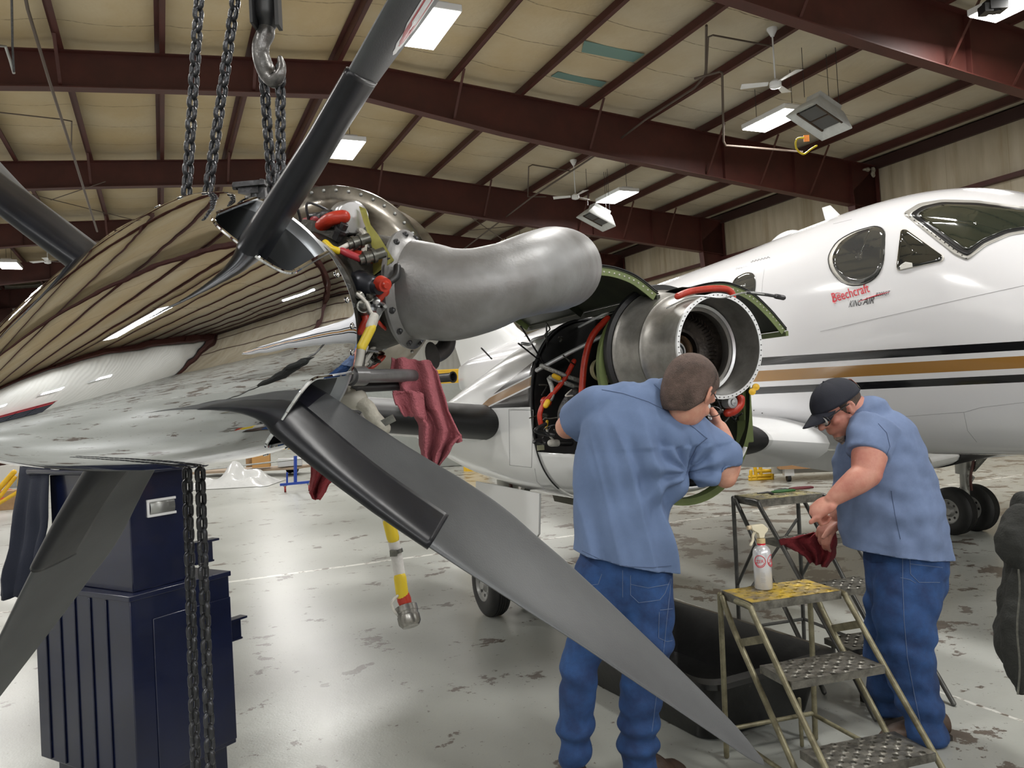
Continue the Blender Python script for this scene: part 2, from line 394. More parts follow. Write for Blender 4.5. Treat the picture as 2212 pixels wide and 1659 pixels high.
# purlins (z-sections) and eave struts, fly braces
for v in PV:
    mb = MB(); z = roof_z(v)
    sl = -.08 if v > RIDGE else .08
    a = HG(v, U0, z-.09); b = HG(v, U1, z-.09)
    mb.beam(a, b, .012, .2); sg = 1 if v > RIDGE else -1
    mb.beam(HG(v+.04*sg, U0, z+.005), HG(v+.04*sg, U1, z+.005), .08, .01); mb.beam(HG(v-.04*sg, U0, z-.185), HG(v-.04*sg, U1, z-.185), .08, .01)
    o = build(mb, 'trim_%d' % ti, MAROON); S(o, 'maroon steel roof purlin'); ti += 1
for v in (V1-.08, V0+.08):
    mb = MB(); mb.beam(HG(v, U0, roof_z(v)-.12), HG(v, U1, roof_z(v)-.12), .1, .26)
    o = build(mb, 'trim_%d' % ti, mat('dark_eave_strut%d' % ti, (.035, .012, .01), .6)); S(o, 'dark eave strut'); ti += 1
for v in (V1-.1, V0+.1):
    for z in (3.3, 5.85):
        mb = MB(); mb.beam(HG(v, U0, z), HG(v, U1, z), .18, .1, up=(0,0,1))
        o = build(mb, 'trim_%d' % ti, MAROON); S(o, 'maroon wall girt'); ti += 1
mb = MB()
for u in BAYS[2:6]:
    for v in (PV[1], PV[3], PV[8], PV[10], PV[12], PV[13], PV[14]):
        d = frame_depth(v); q = (.55 if v > RIDGE else -.2)
        mb.beam(HG(v, u-.75, roof_z(v)-.2), HG(v, u-.05, roof_z(v)-.2-d+.04), .05, .012)
o = build(mb, 'trim_%d' % ti, MAROON); S(o, 'angle iron flange braces from purlins to rafters'); ti += 1
# exposed blue-green vapour barrier patches where the vinyl has come off
mb = MB()
for (x0, y0), (x1, y1), (x2, y2), (x3, y3) in (((1262, 88), (1392, 117), (1368, 134), (1256, 112)), ((1205, 155), (1310, 178), (1298, 188), (1190, 165))):
    pp = []
    for x, y in ((x0, y0), (x1, y1), (x2, y2), (x3, y3)):
        d = ray(x, y); z = 7.9
        for _ in range(20):
            s_ = (z-EYE)/d.z; X = d*s_; z = roof_z(X.dot(HV))+.0
        pp.append(Vector((X.x, X.y, z)))
    mb.poly(pp, (0, 0, 1), .01)
o = build(mb, 'trim_%d' % ti, mat('teal_vapour_barrier', (.16, .27, .24), .5)); S(o, 'teal patches of bare roof between torn insulation'); ti += 1
# light fixtures
lamp = None
for i, (v, u, z) in enumerate(LIGHTS):
    if lamp is None:
        lamp = thing('ceiling_lamp', HG(v, u, z), 'x', 'lamp', 'rectangular high bay lamps under the roof')
        c = HG(v, u, z); Rm = Matrix((HV, HL, Vector((0,0,1)))).transposed()
        mb = MB(Matrix.Translation(c) @ Rm.to_4x4()); mb.box((0, 0, .06), (.62, 1.24, .10)); mb.box((0, 0, .13), (.3, 1.1, .05))
        build(mb, 'housing', WHITEP, lamp, bevel=.01)
        mb = MB(Matrix.Translation(c) @ Rm.to_4x4()); mb.box((0, 0, .002), (.58, 1.2, .012)); build(mb, 'diffuser', GLOW, lamp)
        mb = MB(); top = roof_z(v)-.1
        for s_ in (-.5, .5): mb = MB(); mb.tube([c+HL*s_+Vector((0,0,.12)), HG(v, u+s_, roof_z(v)-.1)], .006, 6); build(mb, 'hanging_wire', DKSTEEL, lamp)
        L0 = lamp
    else: L0 = copy_tree(lamp, None, HG(v, u, z))
    desc = {(3.7, 10.7): 'bright rectangular ceiling lamp beside the tip of the top propeller blade', (3.7, 16.3): 'bright square looking ceiling lamp between the rafters right of the top blade',
            (11.4, 12.2): 'bright ceiling lamp touching the large square radiant heater', (11.4, 18.2): 'bright ceiling lamp above the small far radiant heater',
            (-4.35, 30.2): 'small bright ceiling lamp at the far left above the spinner', (11.4, 7.2): 'ceiling lamp in the top right corner'}.get((v, u))
    row_ = {3.7: 'middle', 11.4: 'right', -4.35: 'left'}[v]; k_ = sorted(l[1] for l in LIGHTS if l[0] == v).index(u)
    L0['label'] = desc or 'lit ceiling lamp, %s from the near end of the %s row' % (('first', 'second', 'third', 'fourth', 'fifth', 'sixth', 'seventh', 'eighth', 'ninth', 'tenth')[k_], row_)

wl = None
for v, u, z in WALL_LAMPS:
    c = HG(v, u, z); k_ = [w[0] for w in WALL_LAMPS].index(v)
    if wl is None:
        wl = thing('wall_lamp', c, 'white wall lamp mirrored in the spinner, from the wall facing the engine', 'lamp', 'wall lamps mirrored in the spinner')
        Rm = Matrix((HV, HL, Vector((0, 0, 1)))).transposed(); M_ = Matrix.Translation(c) @ Rm.to_4x4()
        mb = MB(M_); mb.box((0, -.09, 0), (.98, .15, .34)); build(mb, 'housing', WHITEP, wl, bevel=.01); mb = MB(M_); mb.box((0, -.003, 0), (.92, .014, .30)); build(mb, 'diffuser', GLOW, wl); w0 = wl
    else: w0 = copy_tree(wl, None, c)
    w0['label'] = '%s wall lamp from the left on the white wall that the spinner mirrors' % ('first', 'second', 'third', 'fourth', 'fifth')[k_]
# ---------------------------------------------------------------- the removed engine with its propeller, hanging from the hoist
EC = Vector((-.4958, 1.4051, 1.802)); _az, _el = -2.9773, -.255
EN = Vector((math.cos(_el)*math.sin(_az), math.cos(_el)*math.cos(_az), math.sin(_el))).normalized()
E1 = Vector((0, 0, 1)).cross(EN).normalized(); E2 = EN.cross(E1)
def EP(h, r, ph): return EC + EN*h + (E1*math.cos(ph)+E2*math.sin(ph))*r
RS, LS, ROT, HB = .2362, .6154, -.7267, .1068
def sprof(h): return RS*(1-max(0, h/LS)**1.1)**.70 if h < LS else 0
MIRROR = mat('polished_aluminium', (.74, .76, .79), .025, 1.0)
t = NT(MIRROR); g = t.n('ShaderNodeNewGeometry'); t.bump(t.noise(g.outputs['Position'], 11, 2, .5), .035, .02)
rr = t.math('ADD', .015, t.math('MULTIPLY', t.ss(t.noise(g.outputs['Position'], 5, 5, .7), .45, .8), .06)); t.link(rr, t.b.inputs['Roughness'])
eng = thing('aircraft_engine', EC+Vector((0, 0, -.3)), 'polished silver propeller spinner and grey blades on a removed turboprop engine hanging from chains', 'engine')
# spinner dome with four U-shaped cutouts
UW, UH, SR = .075, .105, .052
def in_cut(h, ph):
    for k in range(4):
        d = (ph-ROT-k*math.pi/2+math.pi) % (2*math.pi)-math.pi
        b = math.sin(d)*sprof(h) if abs(d) < 1.2 else 9
        if abs(b) < UW and (h < UH or (h-UH)**2/SR**2+b*b/UW**2 < 1): return True
    return False
NH, NP = 260, 460; hs = [LS*(1-math.cos(math.pi/2*i/NH)) if False else LS*math.sin(math.pi/2*i/NH) for i in range(NH)]
vs = [EP(h, sprof(h), 2*math.pi*j/NP) for h in hs for j in range(NP)]; fs = []
for i in range(NH-1):
    hm = (hs[i]+hs[i+1])/2
    for j in range(NP):
        if hm < .22 and in_cut(hm, 2*math.pi*(j+.5)/NP): continue
        j2 = (j+1) % NP; fs.append((i*NP+j, i*NP+j2, (i+1)*NP+j2, (i+1)*NP+j))
vs.append(EP(LS, 0, 0)); fs += [((NH-1)*NP+j, (NH-1)*NP+(j+1) % NP, len(vs)-1) for j in range(NP)]
mb = MB(); mb.add(vs, fs); sp = build(mb, 'spinner', MIRROR, eng)
for k in range(4):
    a = ROT+k*math.pi/2; pts = []
    path = [(0, -UW)]+[(UH*i/6, -UW) for i in range(1, 7)]+[(UH+SR*math.sin(math.pi*i/24), -UW*math.cos(math.pi*i/24)) for i in range(1, 24)]+[(UH*(1-i/6), UW) for i in range(7)]
    for h, b in path: r = sprof(h); pts.append(EP(h, r-.0005, a+math.asin(max(-1, min(1, b/r)))))
    mb = MB(); mb.tube(pts, .0036, 8); build(mb, 'cutout_lip', MIRROR, sp)
SCREWM = mat('chrome_screw_head', (.7, .71, .72), .12, 1)
for k in range(32):
    a = ROT+2*math.pi*(k+.5)/32; d = (a-ROT+math.pi/4) % (math.pi/2)-math.pi/4
    if abs(math.sin(d)*RS) < UW+.012: continue
    c = EP(.012, sprof(.012), a); nr = (EP(.012, 1, a)-EP(.012, 0, a)).normalized()
    mb = MB(); mb.lathe(c, nr, [(0, .0062), (.0012, .006), (.0022, .0042), (.0022, .0025), (.0012, .0016), (.0012, 0)], 12); build(mb, 'screw', SCREWM, sp)
# bulkhead, hub
BULK = mat('spinner_bulkhead_grey', (.36, .38, .40), .35, .5)
mb = MB(); mb.lathe(EC, EN, [(-.004, .15), (-.004, RS-.001), (.006, RS-.002), (.006, RS-.012), (.012, RS-.02), (.0, .15)], 96); build(mb, 'bulkhead', BULK, eng)
HUBM = mat('hub_dark_grey', (.035, .036, .04), .35, .5, var=.4, vscale=20)
mb = MB(); mb.lathe(EC, EN, [(-.14, .0), (-.14, .10), (-.02, .155), (.0, .155), (.02, .13), (.05, .12), (.17, .12), (.21, .10), (.3, .07), (.36, .06), (.36, 0)], 40)
for k in range(4):
    a = ROT+k*math.pi/2; mb.cyl(EP(HB, .08, a), EP(HB, .135, a), .070, .066, 28)
build(mb, 'hub', HUBM, eng)
# blades (feathered: the chord lies nearly along the shaft, leading edge forward)
BLADEM = mat('satin_grey_blade', (.082, .087, .091), .42, .4, var=.28, vscale=3.5, bump=.04, bscale=300, var_col=(.055, .058, .062))
BLADER = mat('bare_shank_black', (.012, .012, .018), .2, .1, coat=.3)
BOOTM = mat('black_deicing_boot', (.007, .008, .012), .33, .0, var=.4, vscale=24, bump=.02, bscale=60, spec=.35)
BLADEL = [.0, .10, .20, .30, .40, .50, .60, .70, .80, .90, 1.0, 1.08, 1.14, 1.178]
CH = [.08, .10, .150, .172, .184, .212, .232, .222, .196, .160, .121, .086, .055, .015]
THK = [.062, .058, .044, .038, .032, .027, .023, .020, .017, .014, .011, .009, .007, .003]
SW = [.5, .46, .41, .40, .38, .33, .29, .27, .25, .26, .27, .30, .38, .6]
def blade_section(k, s, N=40, off=0, part=None):
    a = ROT+k*math.pi/2; d = (E1*math.cos(a)+E2*math.sin(a)); tg = (-E1*math.sin(a)+E2*math.cos(a))
    c = sm(BLADEL, CH, s); th = sm(BLADEL, THK, s); w = sm(BLADEL, SW, s)
    be = math.radians(interp([0, .2, .3, .4, .5, .6, .66, .8, 1.18], [77, 77, 77.5, 77, 80.5, 84.5, 86.5, 88, 88], s)); be = be
    cd = EN*math.sin(be)+tg*math.cos(be)*-1; nd = d.cross(cd).normalized()
    o = EC+EN*HB+d*s; rnd = max(0, min(1, (s-.15)/.22)); rnd = rnd*rnd*(3-2*rnd); pts = []
    rng = range(N) if part is None else range(part+1)
    for i in rng:
        ang = 2*math.pi*i/N if part is None else math.pi*(1-(i/part))*1.0*1.04-.02*math.pi-math.pi/2*0
        if part is None: u = math.cos(ang); v = math.sin(ang)
        else:
            u = 1-2*(abs(i/part-.5)*2)**1.6*.43; v = math.sqrt(max(0, 1-u*u))*(1 if i < part/2 else -1)
        x = u*.5; y0 = v*.5
        f = (1-rnd)+rnd*(.55+.45*u)**.5*1.15 if u > -1 else (1-rnd)
        y = y0*f
        cam_ = .10*rnd*(1-u*u)*c*.5
        pts.append(o+cd*(c*(x+(w-.5)+0)*1.0)+nd*(th*y+cam_+(off*(1 if v >= 0 else -1))*min(1, abs(v)*2))+cd*(off if u > .6 else 0))
    return pts
BSP = [.085+i*(1.178-.085)/70 for i in range(71)]
for k in range(4):
    mb = MB(); mb.loft([blade_section(k, s) for s in BSP]); b = build(mb, 'propeller_blade', BLADEM, eng)
    sh = MB(); sh.loft([blade_section(k, s, off=.0008) for s in [.085+i*.0115 for i in range(12)]], (False, False)); build(sh, 'blade_shank_sleeve', BLADER, b)
    bt = MB(); ss = [.17+i*.335/40 for i in range(41)]
    bt.grid([blade_section(k, s, part=28, off=.0032) for s in ss]); o = build(bt, 'deicing_boot', BOOTM, b, solid=.0016)
# oval maker's badge on the upper blade
def on_blade(k, s, x, off):                               # x: -0.5 trailing .. 0.5 leading, on the face seen from the camera
    a = ROT+k*math.pi/2; d = (E1*math.cos(a)+E2*math.sin(a)); best = None
    sec = blade_section(k, s, 80); c = interp(BLADEL, CH, s)
    i = math.acos(max(-1, min(1, 2*x)))/(2*math.pi)*80; cands = [sec[int(round(i)) % 80], sec[(80-int(round(i))) % 80]]
    mid = (cands[0]+cands[1])/2; p = max(cands, key=lambda q: (q-mid).normalized().dot((Vector((0, 0, EYE))-q).normalized()))
    n = (Vector((0, 0, EYE))-p).normalized(); return p+n*off
EBS = .625; BX = .06
for nm, col, r0, off in (('badge', (.75, .76, .78), 1.0, .0012), ('badge_field', (.40, .03, .04), .8, .0022), ('badge_band', (.72, .73, .75), .42, .0032)):
    mb = MB(); rows = []
    for i in range(5):
        rows.append([on_blade(1, EBS+.055*r0*(i/4)*math.cos(t_)*(1.35), BX+.13*r0*(i/4)*math.sin(t_), off) for t_ in [2*math.pi*q/36 for q in range(37)]])
    mb.grid(rows); build(mb, nm, mat(nm+'_paint', col, .35), eng)
# ---- engine body behind the spinner
GEARB = mat('oily_gearbox', (.045, .042, .034), .42, .35, var=.45, vscale=18, bump=.3, bscale=45)
mb = MB(); mb.lathe(EC, EN, [(-.14, .09), (-.16, .15), (-.20, .160), (-.205, .168), (-.22, .168), (-.225, .158), (-.33, .155), (-.34, .175), (-.355, .175), (-.36, .15), (-.46, .14), (-.6, .13)], 56)
gb = build(mb, 'gearbox', GEARB, eng)
for k in range(26):
    a = 2*math.pi*k/26; c = EP(-.213, .160, a); mb = MB(); mb.cyl(c-EN*-.004, c+EN*.014, .006, None, 6); build(mb, 'flange_bolt', STEEL, gb)
TIN = mat('heat_tinted_stainless', (.36, .33, .29), .22, 1, var=.45, vscale=9, bump=.08, bscale=20, var_col=(.20, .18, .15))
H2 = -.56
mb = MB(); mb.lathe(EC, EN, [(H2+.10, .135), (H2+.06, .165), (H2+.022, .205), (H2+.012, .222), (H2+.012, .245), (H2, .245), (H2, .22), (H2-.12, .20), (H2-.3, .19), (H2-.3, 0)], 96)
ec = build(mb, 'exhaust_case', TIN, eng)
for k in range(48):
    a = 2*math.pi*k/48; c = EP(H2+.012, .234, a); mb = MB(); mb.ball(c, (.0045, .0045, .0045), 5); build(mb, 'rivet', STEEL, ec)
# exhaust stub and stack towards the right of the picture
STACK = mat('grey_heat_stained_stack', (.30, .305, .31), .47, .5, var=.5, vscale=4.5, bump=.06, bscale=160, var_col=(.17, .165, .16))
fl = PT(889, 626, 1.735); fn = (E1*.97+EN*.12).normalized()
stk = [PT(872, 624, 1.76), PT(893, 626, 1.735), PT(925, 630, 1.715), PT(975, 636, 1.70), PT(1035, 628, 1.70), PT(1095, 609, 1.72), PT(1150, 592, 1.77), PT(1190, 583, 1.86), PT(1208, 580, 2.0), PT(1214, 580, 2.06)]
rs = [.104, .106, .103, .098, .090, .084, .090, .098, .101, .102]
P_ = spl(stk, 6); R_ = splr(rs, 6)
mb = MB(); mb.tube(P_, R_, 48, (False, False), side=(0, 0, 1)); ex = build(mb, 'exhaust_stack', STACK, eng, solid=.003)
mb = MB(); mb.lathe(fl, fn, [(-.012, .07), (-.012, .128), (-.004, .130), (-.002, .122), (.012, .108), (.02, .104)], 64, E2); sf = build(mb, 'stack_flange', STACK, ex)
for k in range(14):
    a = 2*math.pi*k/14; n_ = fn; aa = (E2-n_*E2.dot(n_)).normalized(); bb = n_.cross(aa); c = fl+(aa*math.cos(a)+bb*math.sin(a))*.1185
    mb = MB(); mb.cyl(c-fn*.003, c+fn*.004, .0075, None, 6); mb.ball(c+fn*.004, .005, 5); build(mb, 'flange_bolt', DKSTEEL, sf)
mb = MB(); mb.lathe(fl, -fn, [(.0, .105), (.05, .12), (.12, .14), (.16, .12)], 40, E2); build(mb, 'exhaust_stub', GEARB, eng)
seam = [p+Vector((0, -1, 0))*r*.985*math.cos(.33)+Vector((0, 0, -1))*r*math.sin(.33) for p, r in list(zip(P_, R_))[8:38]]
mb = MB(); mb.tube(seam, .0018, 6); build(mb, 'weld_seam', STACK, ex)
mb = MB(); mb.tube(spl([PT(962, 716, 1.80), PT(966, 738, 1.80), PT(957, 756, 1.79), PT(940, 766, 1.77), PT(934, 768, 1.765)], 5), [.020]*16+[.021, .023, .026, .030, .031], 20); build(mb, 'drain_elbow', mat('sooty_elbow', (.05, .045, .045), .5, .5, var=.4, vscale=30), eng)
# torque-tube rods with the cloth on them
mb = MB(); mb.cyl(PT(762, 812, 1.50), PT(898, 811, 1.64), .0135, None, 20); mb.cyl(PT(758, 812, 1.49), PT(785, 812, 1.52), .019, None, 20); mb.cyl(PT(748, 811, 1.48), PT(762, 812, 1.5), .016, None, 20)
build(mb, 'upper_support_tube', mat('tube_grey', (.22, .22, .225), .3, .6, var=.3, vscale=20), eng)
mb = MB(); mb.cyl(PT(765, 838, 1.54), PT(893, 832, 1.66), .0095, None, 16); build(mb, 'lower_support_tube', BLACKP, eng)
# red fire-sleeved hoses, solenoid, sensors and harness
def hose(name, pts, r, m, par=eng, n=7, N=12, label=None):
    mb = MB(); mb.tube(spl(pts, n), r, N, dome=True); o = build(mb, name, m, par); tag(o, label); return o
hose('red_hose', [PT(668, 545, 1.74), PT(680, 515, 1.72), PT(692, 492, 1.69), PT(714, 474, 1.66), PT(742, 468, 1.66)], .0145, REDH)
mb = MB(); ax = (PT(788, 466, 1.66)-PT(745, 470, 1.70)).normalized(); mb.lathe(PT(742, 472, 1.73), PT(780, 468, 1.62)-PT(742, 472, 1.73), [(0, 0), (0, .030), (.012, .036), (.03, .034), (.032, .036), (.065, .036), (.07, .032), (.072, 0)], 32); so = build(mb, 'starter_solenoid', ALU, eng)
hose('small_hose', [PT(660, 478, 1.8), PT(680, 474, 1.72), PT(705, 472, 1.7)], .0085, mat('dark_red_hose', (.28, .02, .03), .4), label=None)
mb = MB()
for p, q, r in ((PT(672, 470, 1.74), PT(700, 468, 1.7), .011), (PT(700, 466, 1.7), PT(716, 466, 1.69), .013)): mb.cyl(p, q, r, None, 14)
build(mb, 'clamp_fitting', DKSTEEL, eng)
br = MB(); nb = Vector((.35, -.9, .2)).normalized()
br.poly([PT(776, 446, 1.66), PT(790, 452, 1.66), PT(800, 486, 1.65), PT(818, 510, 1.64), PT(851, 563, 1.62), PT(806, 596, 1.63), PT(806, 540, 1.65), PT(795, 500, 1.66), PT(786, 480, 1.67)], nb, .004); build(br, 'primer_bracket', YGREEN, eng)
def connector(a, b, r, name='electrical_connector', m=ALU):
    a = Vector(a); b = Vector(b); L = (b-a).length; mb = MB(); mb.lathe(a, b-a, [(0, 0), (0, r*.7), (L*.18, r*.7), (L*.2, r), (L*.34, r), (L*.36, r*.82), (L*.5, r*.82), (L*.52, r*1.05), (L*.64, r*1.05), (L*.66, r*.75), (L, r*.75), (L, 0)], 20); return build(mb, name, m, eng)
CONN = mat('connector_grey', (.18, .18, .16), .35, .8, var=.4, vscale=60)
connector(PT(752, 529, 1.60), PT(797, 514, 1.62), .0145, m=CONN); connector(PT(776, 562, 1.58), PT(830, 545, 1.6), .0145, m=CONN); connector(PT(764, 630, 1.62), PT(828, 622, 1.60), .0, 'x') if False else None
hose('yellow_wire_loom', [PT(703, 525, 1.60), PT(716, 537, 1.59), PT(730, 542, 1.585)], .0075, mat('loom_yellow', (.65, .47, .02), .4))
hose('white_wires', [PT(728, 541, 1.585), PT(742, 534, 1.59), PT(753, 528, 1.6)], .005, WIREW)
hose('red_wire_sleeve', [PT(735, 540, 1.59), PT(752, 548, 1.58), PT(776, 558, 1.58)], .0075, mat('sleeve_red', (.35, .03, .04), .45))
mb = MB(); mb.lathe(PT(762, 610, 1.63), PT(826, 622, 1.58)-PT(762, 610, 1.63), [(0, 0), (0, .022), (.012, .022), (.02, .028), (.045, .026), (.05, .022), (.062, .020), (.066, .015), (.08, .015), (.08, 0)], 28); build(mb, 'propeller_governor', mat('governor_black', (.03, .032, .04), .35, .4), eng)
mb = MB(); mb.lathe(PT(822, 612, 1.585), PT(836, 617, 1.565)-PT(822, 612, 1.585), [(0, 0), (0, .016), (.02, .014), (.02, .009), (.026, .006), (.026, 0)], 20); build(mb, 'red_cap', REDH, eng)
hose('elbow_fitting', [PT(858, 577, 1.62), PT(856, 596, 1.61), PT(842, 608, 1.6)], .008, BLACKP)
hose('red_hose', [PT(832, 630, 1.62), PT(818, 645, 1.62), PT(802, 660, 1.63)], .009, REDH)
hose('red_hose', [PT(782, 672, 1.6), PT(790, 690, 1.6), PT(783, 706, 1.6), PT(778, 716, 1.6)], .008, REDH)
hose('silver_wire', [PT(772, 635, 1.57), PT(790, 652, 1.56), PT(800, 672, 1.56), PT(812, 692, 1.565), PT(806, 712, 1.56), PT(788, 745, 1.55)], .0035, WIREW)
hose('harness_boot', [PT(808, 685, 1.56), PT(800, 705, 1.555)], .0095, WIREW)
hose('yellow_label_sleeve', [PT(802, 708, 1.555), PT(791, 730, 1.55), PT(780, 752, 1.545)], .0098, mat('sleeve_yellow', (.60, .45, .03), .45))
hose('harness_boot', [PT(780, 752, 1.545), PT(776, 775, 1.54), PT(770, 798, 1.53)], .0088, mat('boot_grey', (.35, .34, .31), .5))
for (x, y, d, r) in ((768, 648, 1.62, .02), (775, 690, 1.62, .018), (812, 652, 1.62, .012), (775, 640, 1.58, .012), (798, 640, 1.6, .01), (786, 660, 1.57, .014)):
    mb = MB(); c = PT(x, y, d); mb.lathe(c, Vector((.2, -.9, .15)), [(-.03, 0), (-.03, r), (-.005, r), (-.005, r*.7), (.01, r*.7), (.012, r*.4), (.014, 0)], 14); build(mb, 'sensor_fitting', random.choice([CONN, DKSTEEL, GEARB, ALU]), eng)
rv = random.Random(3)
for i in range(26):                                       # oil lines and small fittings crowding the gearbox
    a0 = rv.uniform(-1.3, 1.7); h0 = rv.uniform(-.2, -.5); pts = [EP(h0, .17+.01*rv.random(), a0)]
    for q in range(3): a0 += rv.uniform(-.2, .2); h0 += rv.uniform(-.06, .05); pts.append(EP(h0, .175+rv.uniform(0, .035), a0))
    hose('oil_line', pts, rv.choice([.003, .004, .006]), rv.choice([CONN, GEARB, DKSTEEL, WIREW, REDH, ALU, GEARB]), N=8, n=5)
for i in range(22):
    a0 = rv.uniform(-1.4, 2.0); c = EP(rv.uniform(-.24, -.48), .16, a0); d_ = (EP(0, 1, a0)-EP(0, 0, a0)+EN*rv.uniform(-.2, .6)).normalized(); r = rv.uniform(.006, .014)
    mb = MB(); mb.lathe(c, d_, [(0, r), (.02, r), (.02, r*1.4), (.027, r*1.4), (.027, r*.8), (.04, r*.8), (.04, 0)], 8); build(mb, 'fitting', rv.choice([GEARB, CONN, DKSTEEL, ALU]), eng)
# lifting link above the rear case
mb = MB()
mb.beam(PT(508, 402, 1.95), PT(575, 396, 1.95), .03, .012); mb.cyl(PT(504, 402, 1.95), PT(512, 402, 1.95), .010, None, 10); mb.cyl(PT(567, 402, 1.95), PT(569, 388, 1.95), .009, None, 8)
mb.box(PT(540, 412, 1.96), (.05, .03, .02)); mb.box(PT(566, 415, 1.96), (.02, .02, .03)); mb.cyl(PT(552, 400, 1.96), PT(552, 430, 1.96), .012, None, 10)
build(mb, 'lifting_bracket', DKSTEEL, eng)
mb = MB(); mb.cyl(PT(648, 415, 1.93), PT(662, 436, 1.93), .010, None, 8); mb.cyl(PT(640, 434, 1.93), PT(664, 428, 1.93), .008, None, 8); mb.ball(PT(640, 438, 1.93), .012, 6); mb.ball(PT(661, 418, 1.93), .010, 6); build(mb, 'rod_end', DKSTEEL, eng)
# lower left of the gearbox: white oil hose with coupling, bracket
hose('pipe_coupling', [PT(744, 856, 1.56), PT(770, 862, 1.55)], .022, mat('coupling_beige', (.38, .36, .31), .4))
hose('fabric_hose', [PT(768, 866, 1.55), PT(792, 878, 1.54), PT(806, 900, 1.54), PT(828, 925, 1.54)], .0145, mat('hose_beige', (.40, .38, .32), .6, var=.3, vscale=40, bump=.4, bscale=60))
mb = MB(); mb.beam(PT(823, 917, 1.53), PT(852, 902, 1.53), .004, .014); mb.cyl(PT(812, 905, 1.54), PT(835, 930, 1.54), .006, None, 8); build(mb, 'small_bracket', CONN, eng)
# hanging electrical cable with round connector below the propeller
cable = [PT(790, 900, 1.62), PT(806, 1000, 1.62), PT(828, 1090, 1.62), PT(846, 1150, 1.62), PT(858, 1210, 1.62), PT(869, 1285, 1.62)]
hose('white_harness', cable, .0118, mat('harness_white', (.62, .60, .58), .5, var=.15, vscale=30, bump=.3, bscale=50), N=14)
for a, b in ((1, 2), (3, 4)):
    q = [(842, 1130), (852, 1163), (867, 1248), (873, 1284)][a*2-2:a*2] if False else {1: [(840, 1126), (849, 1162)], 3: [(864, 1247), (869, 1284)]}[a]
    hose('yellow_band', [PT(q[0][0], q[0][1], 1.618), PT(q[1][0], q[1][1], 1.618)], .0128, mat('band_yellow%d' % a, (.66, .48, .02), .42), N=14)
mb = MB(); mb.cyl(PT(855, 1187, 1.618), PT(857, 1195, 1.618), .0135, None, 14); mb.box(PT(850, 1195, 1.605), (.014, .008, .012)); build(mb, 'hose_clamp', CONN, eng)
mb = MB(); mb.tube([PT(870, 1283, 1.62), PT(873, 1295, 1.62), PT(878, 1312, 1.62)], [.013, .0145, .012], 14); build(mb, 'red_strain_relief', REDH, eng)
hose('bonding_strap', [PT(861, 1285, 1.61), PT(850, 1296, 1.6), PT(846, 1307, 1.6), PT(853, 1322, 1.605), PT(860, 1328, 1.61)], .0028, WIREW)
cc = PT(880, 1322, 1.62); dd = (PT(888, 1360, 1.60)-cc).normalized(); dd = (dd+Vector((0, .15, 0))).normalized()
mb = MB(); mb.lathe(cc-dd*.012, dd, [(.0, 0), (.004, .014), (.004, .019), (0, .020), (0, .0225), (.012, .0225), (.013, .0215), (.019, .0215), (.02, .0228), (.034, .0225), (.042, .017), (.045, 0)], 32); rc = build(mb, 'round_connector', mat('connector_silver', (.30, .29, .27), .3, .9, var=.3, vscale=80), eng)
# ---------------------------------------------------------------- hoist chains and hook
def link_mb(c, t, side, Lk=.050, Wd=.031, r=.0053):
    t = Vector(t).normalized(); s_ = Vector(side); s_ = (s_-t*s_.dot(t)).normalized(); hl = (Lk-Wd)/2; R = Wd/2-r; pts = []
    for i in range(9): a = math.pi*i/8; pts.append(c+t*(hl+R*math.sin(a))+s_*(R*math.cos(a)))
    for i in range(9): a = math.pi*i/8; pts.append(c-t*(hl+R*math.sin(a))-s_*(R*math.cos(a)))
    mb = MB(); mb.tube(pts, r, 10, loop=True); return mb
def chain(name, a, b, label, group, Lk=.036, Wd=.028, r=.0053, ph=0, maxn=100):
    a = Vector(a); b = Vector(b); L = (b-a).length; pitch = Lk-2*r-.001; n = min(maxn, int(L/pitch)+1); t = (b-a).normalized()
    th = thing(name, b, label, 'chain', group); s0 = Vector((1, -.5, 0)).normalized(); s0 = (s0-t*s0.dot(t)).normalized(); s1 = t.cross(s0); me = [None, None]
    for i in range(n):
        c = a+t*(pitch*(i+.5)); q = (i+ph) % 2
        if me[q] is None:
            o = build(link_mb(c, t, (s0, s1)[q], Lk, Wd, r), 'chain_link', CHAINM, th); me[q] = (o, c)
        else:
            o = me[q][0].copy(); COL.objects.link(o); o.parent = th; o.location = c-me[q][1]
    return th
D = 1.72
def topof(px, py, d, ztop):                               # continue a sloping chain up out of the frame
    return PT(px, py, d)
def CH2(name, q0, q1, d0, d1, label, up=0.25, ph=0, grp=None):
    b = PT(q1[0], q1[1], d1); a = PT(q0[0], q0[1], d0); a = a+(a-b).normalized()*up; return chain(name, a, b, label, grp or 'steel hoist chains above the engine', ph=ph)
CH2('hoist_chain', (430, 0), (403, 418), D, D, 'leftmost dark steel chain above the silver spinner')
CH2('hoist_chain', (508, 0), (449, 414), D, D, 'slanting steel chain second from the left above the spinner', ph=1)
CH2('hoist_chain', (569, 155), (588, 412), 1.75, 1.79, 'left strand of the chain pair hanging from the forged hook', 0)
CH2('hoist_chain', (606, 140), (606, 412), 1.735, 1.72, 'right strand of the chain pair hanging from the forged hook', 0, ph=1)
ch = chain('hoist_chain', PT(404, 1012, 1.5), PT(424, 1700, 1.5), 'left strand of the slack double chain in front of the blue cabinet', 'slack chain under the spinner', Lk=.033, Wd=.0235, r=.0047)
ch = chain('hoist_chain', PT(432, 1012, 1.48), PT(456, 1700, 1.48), 'right strand of the slack double chain in front of the blue cabinet', 'slack chain under the spinner', ph=1, Lk=.033, Wd=.0235, r=.0047)
hk = thing('crane_hook', PT(575, 160, 1.72), 'forged grey crane hook and black swivel block at the top edge', 'hook', None)
